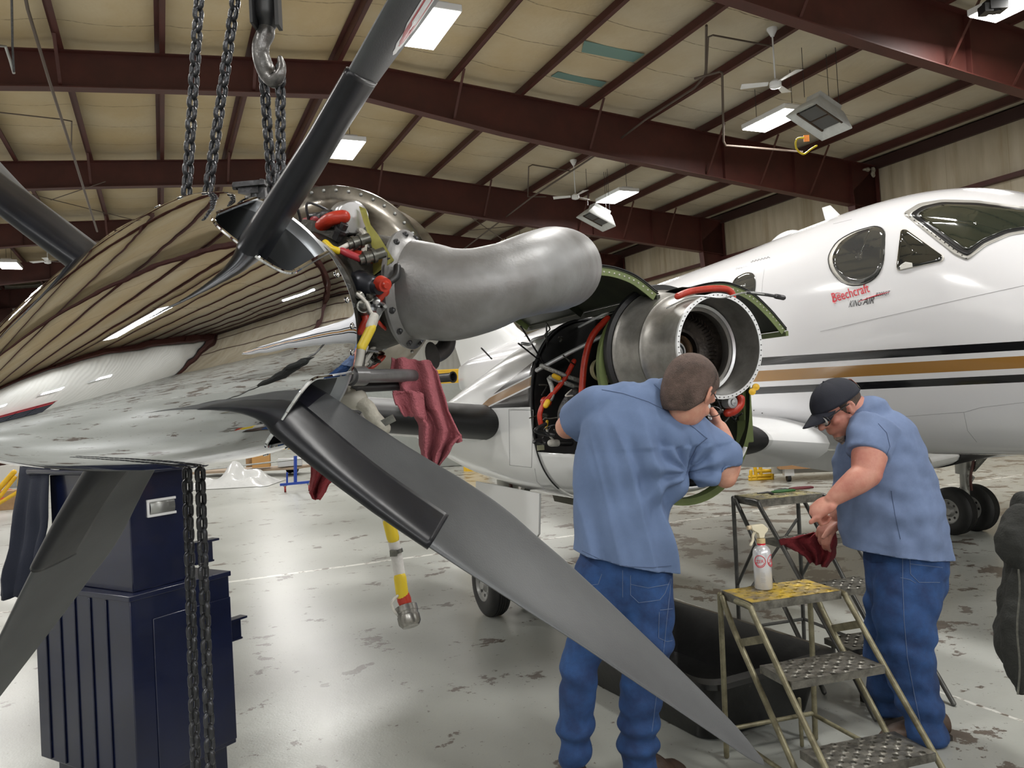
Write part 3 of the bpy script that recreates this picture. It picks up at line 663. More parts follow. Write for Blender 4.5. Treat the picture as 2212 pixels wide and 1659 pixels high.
pts = [PT(577, 50, 1.72), PT(574, 72, 1.72), PT(565, 92, 1.72), PT(563, 112, 1.72), PT(568, 135, 1.72), PT(579, 160, 1.72), PT(592, 174, 1.71), PT(604, 162, 1.70), PT(609, 144, 1.70), PT(605, 126, 1.70)]
mb = MB(); mb.tube(spl(pts, 5), splr([.014, .0195, .0185, .018, .0195, .0195, .016, .012, .009, .006], 5), 16, dome=True); build(mb, 'hook', mat('worn_hook_steel', (.17, .165, .16), .35, .75, var=.35, vscale=25, bump=.2, bscale=70), hk)
mb = MB(); mb.loft([mb.ring(PT(x, y, 1.72), (0, 0, 1), a, 16, (1, 0, 0), b_) for x, y, a, b_ in ((577, 66, .012, .012), (578, 58, .019, .018), (578, 48, .021, .02), (576, 42, .027, .025), (575, 30, .030, .028), (575, 0, .031, .03), (574, -80, .031, .03))]); build(mb, 'swivel_block', BLACKP, hk)
mb = MB(); mb.box(PT(600, 5, 1.69), (.008, .03, .11)); mb.box(PT(548, 0, 1.70), (.006, .05, .12)); build(mb, 'side_plate', BLACKP, hk)
# ---------------------------------------------------------------- the twin-engine airplane, nose to the right
AO = Vector((2.28, 7.3, 0)); _yw = math.radians(-24.2)
_l = Vector((math.sin(_yw), math.cos(_yw), 0)); FX = -_l; FY = Vector((-_l.y, _l.x, 0)); FZ = Vector((0, 0, 1))
def AC(X, Y, Z): return AO+FX*X+FY*Y+FZ*Z
def hitX(px, py, X):
    d = ray(px, py); c = Vector((0, 0, EYE)); t = (X-(c-AO).dot(FX))/d.dot(FX); return c+d*t
def hitY(px, py, Y):
    d = ray(px, py); c = Vector((0, 0, EYE)); t = (Y-(c-AO).dot(FY))/d.dot(FY); return c+d*t
plane = thing('airplane', AC(0, 0, 0), 'white twin engine airplane with black and gold stripes parked behind the two workers', 'airplane')
# paint: white, with black-gold-black cheat lines
FUSEM = mat('white_aircraft_paint', (.80, .80, .82), .16, coat=.6); t = NT(FUSEM); X_, Z_, pos = t.axes(tuple(FX), (0, 0, 1), tuple(AO))
Q = t.math('DIVIDE', t.math('SUBTRACT', Z_, t.math('SUBTRACT', 1.7352, t.math('MULTIPLY', X_, .0117))), t.math('SUBTRACT', 1., t.math('MULTIPLY', X_, .092)))
def band(q, c, h): return t.math('LESS_THAN', t.math('ABSOLUTE', t.math('SUBTRACT', q, c)), h)
b_ = t.math('MAXIMUM', band(Q, .1234, .034), band(Q, -.122, .030))
fwd_ = t.math('GREATER_THAN', X_, -3.6); col = t.mix(t.math('MULTIPLY', fwd_, band(Q, 0, .046)), (.74, .74, .765), (.33, .17, .045)); col = t.mix(t.math('MULTIPLY', fwd_, b_), col, (.006, .006, .008))
t.link(col, t.b.inputs['Base Color'])
ST = [-7.8, -7, -5, -3.2, -2, 0, 1.2, 1.75, 2.15, 2.45, 2.75, 3.1, 3.6, 4.2, 4.8, 5.1]
ZB = [1.86, 1.70, 1.35, 1.17, 1.10, 1.09, 1.09, 1.10, 1.11, 1.12, 1.13, 1.15, 1.2, 1.3, 1.42, 1.55]
ZT = [2.3, 2.42, 2.56, 2.68, 2.75, 2.86, 2.945, 2.95, 2.90, 2.80, 2.62, 2.38, 2.16, 2.0, 1.82, 1.68]
HW = [.05, .22, .45, .64, .74, .76, .76, .755, .745, .73, .70, .66, .56, .44, .25, .06]
def sup(a, n): return (abs(math.cos(a))**(2/n))*(1 if math.cos(a) >= 0 else -1), (abs(math.sin(a))**(2/n))*(1 if math.sin(a) >= 0 else -1)
rings = []
NX = 110
for i in range(NX+1):
    X = lerp(-7.8, 5.1, i/NX); zb, zt, hw = sm(ST, ZB, X), sm(ST, ZT, X), sm(ST, HW, X); zc = (zb+zt)/2; hh = (zt-zb)/2; rg = []
    for j in range(72):
        c, s = sup(2*math.pi*j/72, 2.35); rg.append(AC(X, hw*c, zc+hh*s))
    rings.append(rg)
mb = MB(); mb.loft(rings); fus = build(mb, 'fuselage', FUSEM, plane)
FB = BVHTree.FromPolygons([Vector(p) for p in mb.v], [tuple(f) for f in mb.f])
CAMP = Vector((0, 0, EYE))
def onf(px, py, off=.003):                                # the point of the fuselage skin seen at a pixel
    d = ray(px, py).normalized(); h = FB.ray_cast(CAMP, d)
    if h[0] is None: h = FB.find_nearest(CAMP+d*7); n = h[1]
    else: n = h[1]
    if n.dot(d) > 0: n = -n
    return h[0]+n*off
def patch(pts, name, m, par, off=.004, inner=None, n=6, th=.003, subdiv=4):
    o_ = [(pts[i][0]+(pts[(i+1) % len(pts)][0]-pts[i][0])*k/subdiv, pts[i][1]+(pts[(i+1) % len(pts)][1]-pts[i][1])*k/subdiv) for i in range(len(pts)) for k in range(subdiv)]
    cx = sum(p[0] for p in pts)/len(pts); cy = sum(p[1] for p in pts)/len(pts); rows = []
    for i in range(n+1):
        f = i/n if inner is None else lerp(inner, 1, i/n)
        rows.append([onf(cx+(x-cx)*f, cy+(y-cy)*f, off) for x, y in o_+[o_[0]]])
    mb = MB(); mb.grid(rows); return build(mb, name, m, par, solid=th)
def rnd(pts, r, k=5):                                     # rounded corners of a pixel polygon
    out = []; n = len(pts)
    for i in range(n):
        p = Vector(pts[i]); a = Vector(pts[i-1]); b = Vector(pts[(i+1) % n]); rr = min(r[i] if hasattr(r, '__len__') else r, (a-p).length*.48, (b-p).length*.48)
        u = p+(a-p).normalized()*rr; v = p+(b-p).normalized()*rr
        for q in range(k+1): s = q/k; w = u*(1-s)**2+p*2*s*(1-s)+v*s*s; out.append((w.x, w.y))
    return out
GLASS = mat('dark_tinted_window', (.018, .020, .018), .03, spec=.9, coat=1); GLASS2 = mat('cabin_shade_glass', (.05, .052, .05), .05, spec=.8, coat=1)
FRAMEM = mat('window_frame_paint', (.62, .60, .55), .3); RIVM = mat('riveted_frame', (.50, .49, .46), .35, .5); SEALM = mat('black_window_seal', (.012, .012, .013), .3)
w1 = rnd([(1893, 487), (1914, 496), (1911, 568), (1897, 600), (1862, 619), (1822, 617), (1793, 584), (1787, 556), (1806, 522), (1845, 500)], 18, 3)
win = patch(w1, 'side_window', FRAMEM, fus, .003); w1b = [(lerp(1860, x, .90)+4, lerp(560, y, .94)-1) for x, y in w1]
patch(w1b, 'window_glass', GLASS2, win, .0075); patch([(x, y) for x, y in w1], 'window_seal', SEALM, win, .0045, inner=.97, n=1)
w2 = rnd([(1946, 496), (1957, 494), (2041, 554), (2038, 565), (1940, 586), (1936, 578)], 8, 3)
win = patch(w2, 'side_window', FRAMEM, fus, .003); patch([(lerp(1975, x, .95), lerp(545, y, .95)) for x, y in w2], 'window_glass', GLASS, win, .0075)
mb_ = patch([(1947, 574), (1958, 567), (1972, 569), (1974, 578), (1947, 584)], 'sunshade_in_window', mat('pale_visor', (.55, .54, .5), .4), win, .0105)
w3 = [(1950, 462), (1985, 440), (2035, 432), (2110, 434), (2240, 452), (2240, 500), (2180, 510), (2130, 532), (2090, 564), (2062, 551)]
win = patch(rnd(w3, 8, 2), 'windshield', RIVM, fus, .003, n=10)
w3b = [(1966, 464), (1992, 447), (2035, 438), (2110, 440), (2240, 457), (2240, 494), (2178, 504), (2126, 526), (2090, 555), (2068, 543)]
patch(rnd(w3b, 8, 2), 'windshield_seal', SEALM, win, .0055, n=10)
w3c = [(1982, 465), (2004, 452), (2040, 444), (2110, 446), (2240, 462), (2240, 489), (2174, 498), (2122, 520), (2090, 543), (2076, 534)]
patch(rnd(w3c, 8, 2), 'windshield_glass', mat('windshield_glass', (.022, .028, .020), .02, spec=.9, coat=1), win, .0085, n=10)
for i in range(22):                                       # rivets down the windshield frame
    x, y = [(lerp(1957, 2088, i/14), lerp(463, 559, i/14)) if i < 15 else (lerp(2092, 2210, (i-15)/7), lerp(560, 508, (i-15)/7)-6)][0]
    if i < 15: mb = MB(); mb.ball(onf(x, y, .005), .004, 4); build(mb, 'rivet', SEALM, win)
w4 = rnd([(1582, 612), (1590, 600), (1612, 588), (1630, 590), (1634, 612), (1630, 640), (1612, 650), (1590, 640)], 10, 3); patch(w4, 'cabin_window', GLASS2, fus, .004)
# panel seams and fasteners
def seamline(pts, w=.0012, name='panel_seam'):
    q = []
    for (x0, y0), (x1, y1) in zip(pts[:-1], pts[1:]): q += [(lerp(x0, x1, k/8), lerp(y0, y1, k/8)) for k in range(8)]
    mb = MB(); mb.tube([onf(x, y, .0004) for x, y in q+[pts[-1]]], w, 5); return build(mb, name, SEAM, fus)
SEAM = mat('panel_gap', (.30, .30, .31), .6)
for pts in ([(1772, 716), (1980, 668), (2100, 641), (2225, 614)], [(1654, 560), (1647, 612), (1645, 640)], [(1700, 925), (1790, 914), (1950, 900), (2085, 890), (2120, 880), (2225, 868)], [(2082, 891), (2090, 930), (2110, 955)], [(1800, 484), (1840, 474)]): seamline(pts)
# ---- lettering
def text_px(s, x, y, h, wd, m, name, shear=0, tilt=0, off=.0035, serif=False):
    cu = bpy.data.curves.new(name, 'FONT'); cu.body = s; cu.size = 1; cu.resolution_u = 3; cu.offset = .012 if serif else .0
    ob = bpy.data.objects.new(name+'_c', cu); COL.objects.link(ob); bpy.context.view_layer.update()
    me = bpy.data.meshes.new_from_object(ob.evaluated_get(bpy.context.evaluated_depsgraph_get())); bpy.data.objects.remove(ob)
    bm = bmesh.new(); bm.from_mesh(me); bmesh.ops.subdivide_edges(bm, edges=[e for e in bm.edges if e.calc_length() > .3], cuts=2)
    xs = [v.co.x for v in bm.verts]; x0, x1 = min(xs), max(xs); mb = MB(); ca, sa = math.cos(tilt), math.sin(tilt); vs = []
    for v in bm.verts:
        u = (v.co.x-x0)/(x1-x0)*wd; w = v.co.y*h/.7; u += w*shear; vs.append((x+u*ca-w*sa, y-(u*sa+w*ca)))
    mb.add([onf(a, b, off) for a, b in vs], [tuple(q.index for q in f.verts) for f in bm.faces], False); bm.free()
    return build(mb, name, m, fus)
REDL = mat('red_lettering', (.62, .03, .05), .35); BLKL = mat('black_lettering', (.02, .02, .025), .35)
bm_ = fus
text_px('Beechcraft', 1801, 653, 20, 82, REDL, 'red_script_lettering', .0, .28, serif=True)
text_px('KING', 1834, 664, 14, 26, BLKL, 'black_lettering', .45, .15); text_px('AIR', 1864, 659, 15, 24, BLKL, 'black_lettering', .45, .15)
text_px('B200GT', 1892, 641, 8, 30, BLKL, 'small_black_lettering', .45, .16); text_px('EMERGENCY EXIT', 1590, 585, 5, 52, BLKL, 'exit_lettering', .3, .2)
mb = MB(); mb.tube([onf(lerp(1855, 1922, k/10), lerp(652, 631, k/10)-1.5*math.sin(k/10*math.pi), .0035) for k in range(11)], [.0012+.0022*math.sin(math.pi*k/10) for k in range(11)], 5); build(mb, 'red_swoosh', REDL, fus)
mb = MB(); mb.tube([onf(x, y, .0035) for x, y in spl([Vector((1804, 648, 0)), Vector((1801, 656, 0)), Vector((1808, 654, 0)), Vector((1812, 640, 0)), Vector((1806, 634, 0)), Vector((1800, 640, 0))], 4) and [(v.x, v.y) for v in spl([Vector((1806, 655, 0)), Vector((1800, 652, 0)), Vector((1801, 640, 0)), Vector((1808, 633, 0)), Vector((1816, 634, 0))], 4)]], .0022, 5); build(mb, 'initial_flourish', REDL, fus)
text_px('Mike - Staylor', 1620, 566, 6, 44, BLKL, 'signature_lettering', .5, .27) if False else None
mb = MB(); mb.tube([onf(1622+i*2.2, 566-i*.55+2.2*math.sin(i*2.1), .003) for i in range(20)], .0014, 5); build(mb, 'small_script_marking', BLKL, fus)
# antennas on the crown
mb = MB(); c = AC(1.0, .05, 2.95); mb.poly([c+FX*.09, c-FX*.07, c-FX*.10+FZ*.12, c-FX*.02+FZ*.12], FY, .012); 
build(mb, 'blade_antenna', WHITEP, plane)
mb = MB(); mb.poly([AC(-2.0, .0, 2.72), AC(-1.55, 0, 2.74), AC(-1.85, 0, 2.93), AC(-2.0, 0, 2.93)], FY, .012); build(mb, 'blade_antenna', WHITEP, plane)
mb = MB(); mb.loft([mb.ring(AC(.3+i*.05, .1, 2.87+.025*math.sin(math.pi*i/10)), FX, .06*math.sin(math.pi*(i+.3)/10.6), 12) for i in range(11)]); build(mb, 'low_profile_antenna', WHITEP, plane)
# vertical and horizontal tail
mb = MB()
def airfoil(LEp, chord, th, n=18, span=None, cdir=None, tdir=None):
    pts = []
    for i in range(2*n):
        a = 2*math.pi*i/(2*n); x = .5*(1-math.cos(a)); y = (5*th*(.2969*math.sqrt(x)-.126*x-.3516*x*x+.2843*x**3-.1036*x**4))*(1 if a < math.pi else -1)
        pts.append(LEp+cdir*(x*chord)+tdir*(y*chord))
    return pts
mb.loft([airfoil(AC(-3.9, 0, 2.1), 3.72, .05, cdir=-FX, tdir=FY), airfoil(AC(-5.3, 0, 2.75), 2.77, .08, cdir=-FX, tdir=FY), airfoil(AC(-7.6, 0, 4.4), 1.5, .1, cdir=-FX, tdir=FY)]); vf = build(mb, 'vertical_fin', WHITEP, plane)
mb = MB(); mb.tube([hitY(x, y, .12) for x, y in ((1050, 768), (1056, 758), (1064, 764), (1066, 776), (1058, 788), (1048, 786), (1054, 778), (1062, 782), (1056, 796))], .016, 6); build(mb, 'bird_emblem', mat('emblem_grey', (.50, .52, .55), .4), vf)
mb = MB(); mb.loft([airfoil(AC(-8.2, y, 4.42), c_, .1, cdir=-FX, tdir=FZ) for y, c_ in ((-2.8, .8), (0, 1.3), (2.8, .8))]); build(mb, 'horizontal_stabilizer', WHITEP, plane)
# wings
def wz(Y, sg): return (1.22+(Y-.75)*.125) if sg > 0 else (.98+(Y-.75)*.06)
def wle(Y): return interp([.6, 1.0, 2.2, 3.0, 8.3], [1.28, 1.26, 1.22, .97, .35], Y)
def wch(Y): return interp([.6, 2.2, 3.0, 8.3], [2.5, 2.5, 2.2, 1.1], Y)
WINGM = mat('white_wing_paint', (.72, .73, .73), .25, coat=.4, var=.12, vscale=3)
for sg in (1, -1):
    Ys = [.55, .9, 1.3, 1.8, 2.2, 2.6, 3.0, 3.5, 4.5, 6, 8.3]
    mb = MB(); mb.loft([airfoil(AC(wle(Y), Y*sg, wz(Y, sg)+.0), wch(Y), .125 if Y > 2.9 else .115, cdir=-FX, tdir=FZ) for Y in Ys]); wg = build(mb, 'wing', WINGM, plane)
    def bootgrid(Ys):
        rows = []
        for Y in Ys:
            sec = airfoil(AC(wle(Y), Y*sg, wz(Y, sg)), wch(Y), .125 if Y > 2.9 else .115, cdir=-FX, tdir=FZ, n=40); c = AC(wle(Y)-.12, Y*sg, wz(Y, sg)); m_ = 9
            rows.append([p+(p-c).normalized()*.006 for p in (sec[-m_:]+sec[:m_+1])])
        return rows
    mb = MB(); mb.grid(bootgrid([1.08, 1.2, 1.5, 1.9, 2.2] if sg > 0 else [.9, 1.3, 1.9, 2.2])); build(mb, 'deicing_boot', BLACKR, wg, solid=.005)
    mb = MB(); mb.grid(bootgrid([3.0, 3.5, 4.5, 6, 8.2])); build(mb, 'deicing_boot', BLACKR, wg, solid=.005)
    if sg > 0:
        mb = MB(); rg = []
        for i in range(9):
            Y = .62+.42*i/8; k = 1+.55*(1-i/8)**1.5; rg.append([AC(wle(Y)+.10*(1-i/8), Y, wz(Y, 1))+(p-AC(wle(Y), Y, wz(Y, 1)))*k for p in airfoil(AC(wle(Y), Y, wz(Y, 1)), 2.4, .12, cdir=-FX, tdir=FZ)])
        mb.loft(rg); wf = build(mb, 'wing_root_fairing', WHITEP, plane)
        for i in range(7):
            x, y = ((1613, 885), (1629, 886), (1647, 892), (1672, 905), (1705, 930), (1718, 943), (1733, 969))[i]; mb = MB(); mb.ball(onf(x, y, .004), .005, 4); build(mb, 'fastener', SEALM, fus)
# near nacelle
NY, NZ = 2.60, 1.85
NM = mat('nacelle_paint', (.74, .75, .76), .2, coat=.5); t = NT(NM); X_, Z_, pos = t.axes(tuple(FX), (0, 0, 1), tuple(AO))
q = t.math('SUBTRACT', Z_, t.math('MULTIPLY', t.math('SUBTRACT', X_, 1.5), .06)); ql = t.math('ADD', 0.0, t.math('SUBTRACT', Z_, t.math('ADD', 1.755, t.math('MULTIPLY', t.math('SUBTRACT', X_, 1.5), .16))))
black = t.math('MULTIPLY', t.math('GREATER_THAN', Z_, 1.60), t.math('LESS_THAN', Z_, 2.2))
col = t.mix(black, (.74, .75, .76), (.008, .008, .009)); bandg = t.math('LESS_THAN', t.math('ABSOLUTE', ql), .026)
col = t.mix(t.math('MULTIPLY', t.math('LESS_THAN', t.math('ABSOLUTE', ql), .036), black), col, (.72, .72, .73)); col = t.mix(t.math('MULTIPLY', bandg, black), col, (.30, .17, .07))
top = t.math('GREATER_THAN', t.math('SUBTRACT', Z_, t.math('ADD', 1.97, t.math('MULTIPLY', t.math('SUBTRACT', X_, 1.8), .30))), 0)
col = t.mix(top, col, (.76, .77, .78)); t.link(col, t.b.inputs['Base Color'])
NS = [-2.2, -1.2, -.2, .5, .9, 1.3, 1.55, 1.8, 2.3, 2.42]
NT_ = [1.45, 1.57, 1.79, 1.95, 2.03, 2.09, 2.12, 2.15, 2.19, 2.19]
NB_ = [1.35, 1.22, 1.08, 1.03, 1.01, 1.01, 1.02, 1.04, 1.12, 1.16]
NW = [.10, .28, .38, .42, .44, .45, .455, .45, .43, .40]
def nsec(X, a, k=1):
    zt, zb, hw = sm(NS, NT_, X), sm(NS, NB_, X), sm(NS, NW, X); c, s = sup(a, 2.5); return AC(X, NY+hw*c*k, (zt+zb)/2+(zt-zb)/2*s*k)
def nshell(X0, X1, nx, keep, k=1, na=96):
    vs = []; fs = []; used = {}
    mb = MB(); rows = [[nsec(lerp(X0, X1, i/nx), 2*math.pi*j/na, k) for j in range(na)] for i in range(nx+1)]
    for i in range(nx):
        for j in range(na):
            q = [rows[i][j], rows[i][(j+1) % na], rows[i+1][(j+1) % na], rows[i+1][j]]; c = sum(q, Vector())/4; L = c-AO
            if keep(L.dot(FX), L.dot(FY)-NY, L.z): fs.append((i*na+j, i*na+(j+1) % na, (i+1)*na+(j+1) % na, (i+1)*na+j))
    mb.add([p for r in rows for p in r], fs); return mb
mbn = nshell(-2.2, 1.5, 74, lambda X, Y, Z: True); rows = []
def sill(X, sd): # section angle where the shell reaches the sill height
    lo, hi = (0, math.pi/2) if sd < 0 else (math.pi/2, math.pi)
    best = min(range(200), key=lambda i: abs(nsec(X, -math.pi*(i/199.)*.5 if sd > 0 else -math.pi*(1-.5*i/199.)).z-1.335)); return best
for i in range(19):
    X = lerp(1.5, 2.42, i/18); ia = sill(X, 1); a0 = -math.pi*(ia/199.)*.5; a1 = -math.pi-a0; rows.append([nsec(X, lerp(a0, a1, j/48)) for j in range(49)])
mbn.grid(rows); nac = build(mbn, 'engine_nacelle', NM, plane, solid=.006)
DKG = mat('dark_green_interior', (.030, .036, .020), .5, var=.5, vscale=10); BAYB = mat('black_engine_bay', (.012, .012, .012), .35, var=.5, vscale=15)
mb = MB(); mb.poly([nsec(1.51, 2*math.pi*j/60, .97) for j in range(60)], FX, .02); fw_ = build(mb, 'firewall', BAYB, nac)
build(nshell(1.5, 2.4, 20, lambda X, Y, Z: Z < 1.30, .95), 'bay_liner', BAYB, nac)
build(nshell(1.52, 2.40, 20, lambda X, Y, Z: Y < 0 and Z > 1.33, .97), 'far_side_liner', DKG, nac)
mb = MB(); mb.tube([hitY(x, y, 2.72) for x, y in ((1236, 714), (1300, 681), (1368, 645), (1392, 634))], .007, 8); build(mb, 'white_longeron', WHITEP, nac)
mb = MB(); mb.tube([nsec(1.5, 2*math.pi*j/96, 1.0) for j in range(-14, 30)], .009, 6); build(mb, 'black_opening_seal', BLACKR, nac)
mb = MB()
for (x0, y0), (x1, y1) in (((1099, 884), (1101, 1005)), ((1101, 1005), (1148, 1010)), ((1148, 1010), (1152, 886)), ((1152, 886), (1099, 884))): mb.tube([hitY(x0, y0, 3.058), hitY(x1, y1, 3.058)], .0016, 4)
build(mb, 'access_panel', SEAM, nac)
mb = MB(); mb.tube([hitY(x, y, 3.055) for x, y in ((1155, 1012), (1160, 1040), (1180, 1062), (1215, 1064))], .0016, 4); build(mb, 'door_seam', SEAM, nac)
# green hoop frames
def hoop(X, r0, r1, a0, a1, w, m, name, cz=1.80, sy=1.0):
    mb = MB(); rg = []
    for i in range(33):
        a = lerp(a0, a1, i/32); c, s = math.cos(a), math.sin(a)
        rg.append([AC(X+dx, NY+c*r*sy, cz+s*r) for dx, r in ((0, r0), (w, r0), (w, r1), (w-.008, r1), (w-.008, r0+.008), (0, r0+.008))] if False else [AC(X+dx, NY+c*r*sy, cz+s*r) for dx, r in ((0, r0), (w, r0), (w, r1), (0, r1))])
    mb.loft(rg); return build(mb, name, m, nac)
hoop(2.16, .352, .392, -.9, math.pi+.2, .03, GREENP, 'green_hoop_frame', 1.78, 1.0)
hoop(2.30, .375, .41, math.pi+.0, 2*math.pi-.15, .06, GREENP, 'lower_cowl_frame', 1.47, 1.02)
mb = MB(); mb.box(AC(2.33, NY-.415, 1.60), (.05, .055, .5), Matrix((FX, FY, FZ)).transposed()); build(mb, 'green_side_strip', GREENP, nac, bevel=.006)
# raised cowl doors
def door(Y0, pts, Xa, Xb, name, hinge):
    rows = []; n = len(pts)
    sp_ = spl([Vector((0, y, z)) for y, z in pts], 6)
    for i in range(15): X = lerp(Xa, Xb, i/14); rows.append([AC(X, p.y, p.z+.0) for p in sp_])
    mb = MB(); mb.grid(rows); d_ = build(mb, name, [BLACKP], plane, solid=.006)
    rin = [[p-FZ*.010-(FY*(.004 if p is r[0] else 0)) for p in r] for r in rows]; mb = MB(); mb.grid(rin); build(mb, 'door_liner', DKG, d_, solid=.004)
    for X, m_ in ((Xb-.035, GREENP), ((Xa+Xb)/2, DKG), (Xa+.035, GREENP)):
        mb = MB(); rg = []
        for i, p in enumerate(sp_):
            t_ = (sp_[min(i+1, len(sp_)-1)]-sp_[max(i-1, 0)]).normalized(); n_ = Vector((0, -t_.z, t_.y)); n_ = n_ if n_.z < 0 else -n_
            rg.append([AC(X+dx, (p+n_*h).y, (p+n_*h).z) for dx, h in ((-.004, .012), (.030, .012), (.030, .05), (.024, .05), (.024, .018), (-.004, .018))])
        mb.loft(rg); rb = build(mb, 'door_rib', m_, d_)
        if m_ is GREENP and X > 1.5:
            for i in range(2, len(sp_)-1, 1):
                p = sp_[i]; mb = MB(); mb.ball(AC(X+.031, p.y, p.z-.032), .005, 4); build(mb, 'rivet', WIREW, rb)
    for e in (0, -1):
        p = sp_[e]; mb = MB(); mb.beam(AC(Xa, p.y, p.z-.03), AC(Xb, p.y, p.z-.03), .02, .03); build(mb, 'edge_stiffener', GREENP if e else DKG, d_)
    return d_
door(0, [(2.72, 2.155), (2.86, 2.245), (3.03, 2.285), (3.22, 2.27), (3.38, 2.20), (3.47, 2.12)], .78, 2.36, 'upper_cowl_door', 0)
door(0, [(2.46, 2.16), (2.30, 2.225), (2.10, 2.25), (1.92, 2.20), (1.78, 2.10), (1.66, 1.98)], 1.2, 2.12, 'upper_cowl_door', 0)
RODM = mat('black_strut_rod', (.03, .03, .03), .4, .5)
for (x0, y0, Y0_), (x1, y1, Y1_) in (((1120, 742, 3.3), (1170, 782, 3.0)), ((1040, 752, 3.35), (1062, 775, 3.2)), ((1125, 705, 3.3), (1178, 790, 2.98)), ((1180, 700, 3.2), (1182, 748, 3.0))):
    mb = MB(); mb.tube([hitY(x0, y0, Y0_), hitY(x1, y1, Y1_)], .005, 6); build(mb, 'door_strut', RODM, nac)
# engine casing seen from the front
CASEM = mat('engine_case_grey', (.33, .32, .30), .38, .7, var=.3, vscale=14, bump=.05, bscale=60); RIMW = mat('white_flange', (.62, .63, .64), .35, .4)
AX = AC(0, NY, NZ)
def LA(prof, name, m, par, N=72): mb = MB(); mb.lathe(AX, FX, prof, N); return build(mb, name, m, par)
case = LA([(2.20, .33), (2.235, .335), (2.245, .322), (2.34, .300), (2.40, .285), (2.41, .292), (2.42, .292), (2.43, .275), (2.50, .246), (2.53, .240), (2.655, .238), (2.655, .252), (2.67, .252), (2.67, .236), (2.56, .233), (2.50, .225), (2.50, .19), (2.46, .19), (2.44, .2), (2.36, .2)], 'engine_case', CASEM, nac)
LA([(2.662, .254), (2.674, .254), (2.674, .236), (2.662, .236)], 'front_flange', RIMW, case)
for k in range(60):
    a = 2*math.pi*k/60; c = AX+FX*2.675+(FY*math.cos(a)+FZ*math.sin(a))*.245; mb = MB(); mb.cyl(c, c+FX*.002, .0028, None, 6); build(mb, 'flange_hole', SEALM, case)
LA([(2.19, .33), (2.19, .362), (2.205, .368), (2.225, .362), (2.228, .338), (2.21, .33)], 'black_fire_seal', BLACKR, case)
SOOT = mat('sooty_turbine_parts', (.055, .045, .038), .4, .6, var=.6, vscale=40, bump=.3, bscale=60)
LA([(2.50, .232), (2.505, .22), (2.47, .205), (2.42, .197), (2.36, .16), (2.34, .12), (2.36, .115), (2.36, .10), (2.30, .095), (2.27, .0)], 'turbine_recess', SOOT, case)
LA([(2.50, .228), (2.515, .222), (2.51, .208), (2.495, .205)], 'bright_inner_lip', ALU, case)
VANEM = mat('burnt_vane_metal', (.20, .17, .14), .35, .8, var=.4, vscale=30)
for k in range(52):
    a = 2*math.pi*k/52; d_ = FY*math.cos(a)+FZ*math.sin(a); e_ = FY*-math.sin(a)+FZ*math.cos(a); c = AX+FX*2.40; mb = MB()
    mb.poly([c+d_*.196, c+d_*.165+FX*.02+e_*.004, c+d_*.165-FX*.03+e_*.01, c+d_*.196-FX*.05+e_*.012], e_, .004); build(mb, 'vane', VANEM, case)
BRZ = mat('bronze_bearing', (.45, .33, .24), .25, .9, var=.4, vscale=30)
LA([(2.33, .09), (2.345, .085), (2.33, .075), (2.30, .07), (2.30, .055)], 'bearing_ring', BRZ, case)
LA([(2.305, .055), (2.33, .05), (2.33, .042), (2.30, .04), (2.30, .03), (2.335, .027), (2.335, .018), (2.30, .016), (2.30, 0)], 'shaft_bore', ALU, case)
def nh(name, pts, r, m, N=8, n=6, X=2.3, par=None):
    mb = MB(); mb.tube(spl([hitX(x, y, X_) for x, y, X_ in pts], n), r, N, dome=True); return build(mb, name, m, par or nac)
nh('red_hose', [(1464, 640, 2.5), (1490, 630, 2.5), (1530, 624, 2.5), (1565, 624, 2.5), (1580, 632, 2.5), (1583, 645, 2.5)], .017, REDH, 12)
nh('red_hose', [(1312, 688, 2.0), (1280, 725, 2.0), (1264, 775, 2.0), (1258, 830, 2.0), (1256, 880, 2.0)], .018, REDH, 12)
nh('red_hose', [(1240, 780, 1.8), (1220, 818, 1.8), (1196, 848, 1.8), (1175, 872, 1.8), (1166, 895, 1.8), (1168, 915, 1.8)], .014, REDH, 12)
nh('red_hose', [(1600, 862, 2.5), (1598, 875, 2.5), (1585, 888, 2.5), (1572, 892, 2.5)], .022, REDH, 12)
nh('silver_cable', [(1440, 665, 2.6), (1500, 640, 2.66), (1560, 643, 2.7), (1610, 632, 2.7), (1650, 636, 2.72)], .004, ALU)
nh('control_rod', [(1614, 632, 2.7), (1650, 636, 2.7), (1682, 641, 2.7)], .008, DKSTEEL)
nh('rod_end', [(1676, 640, 2.7), (1692, 643, 2.7)], .013, DKSTEEL)
nh('white_cable', [(1385, 733, 2.3), (1420, 725, 2.4), (1440, 700, 2.45), (1450, 675, 2.5), (1470, 662, 2.5)], .0045, WIREW)
nh('white_cable', [(1350, 742, 2.2), (1385, 735, 2.28)], .0035, WIREW)
for i, pts in enumerate(([(1170, 790, 1.8), (1200, 803, 1.8), (1230, 815, 1.8), (1252, 822, 1.8)], [(1190, 815, 1.78), (1215, 825, 1.8), (1250, 838, 1.8)], [(1186, 818, 1.75), (1192, 835, 1.78), (1194, 850, 1.8), (1190, 862, 1.8)])): nh('braided_loom', pts, .013, mat('silver_braid%d' % i, (.50, .50, .48), .4, .5, var=.5, vscale=80, bump=.6, bscale=120), 10)
nh('yellow_band', [(1197, 812, 1.82), (1207, 817, 1.82)], .0145, YELLOW, 10); nh('yellow_band', [(1183, 868, 1.82), (1179, 876, 1.82)], .016, YELLOW, 10)
nh('grey_strut', [(1160, 800, 1.7), (1230, 762, 1.8), (1330, 712, 2.0)], .012, ALUP, 10); nh('grey_strut', [(1352, 708, 2.16), (1358, 760, 2.16), (1362, 835, 2.16)], .021, ALUP, 14)
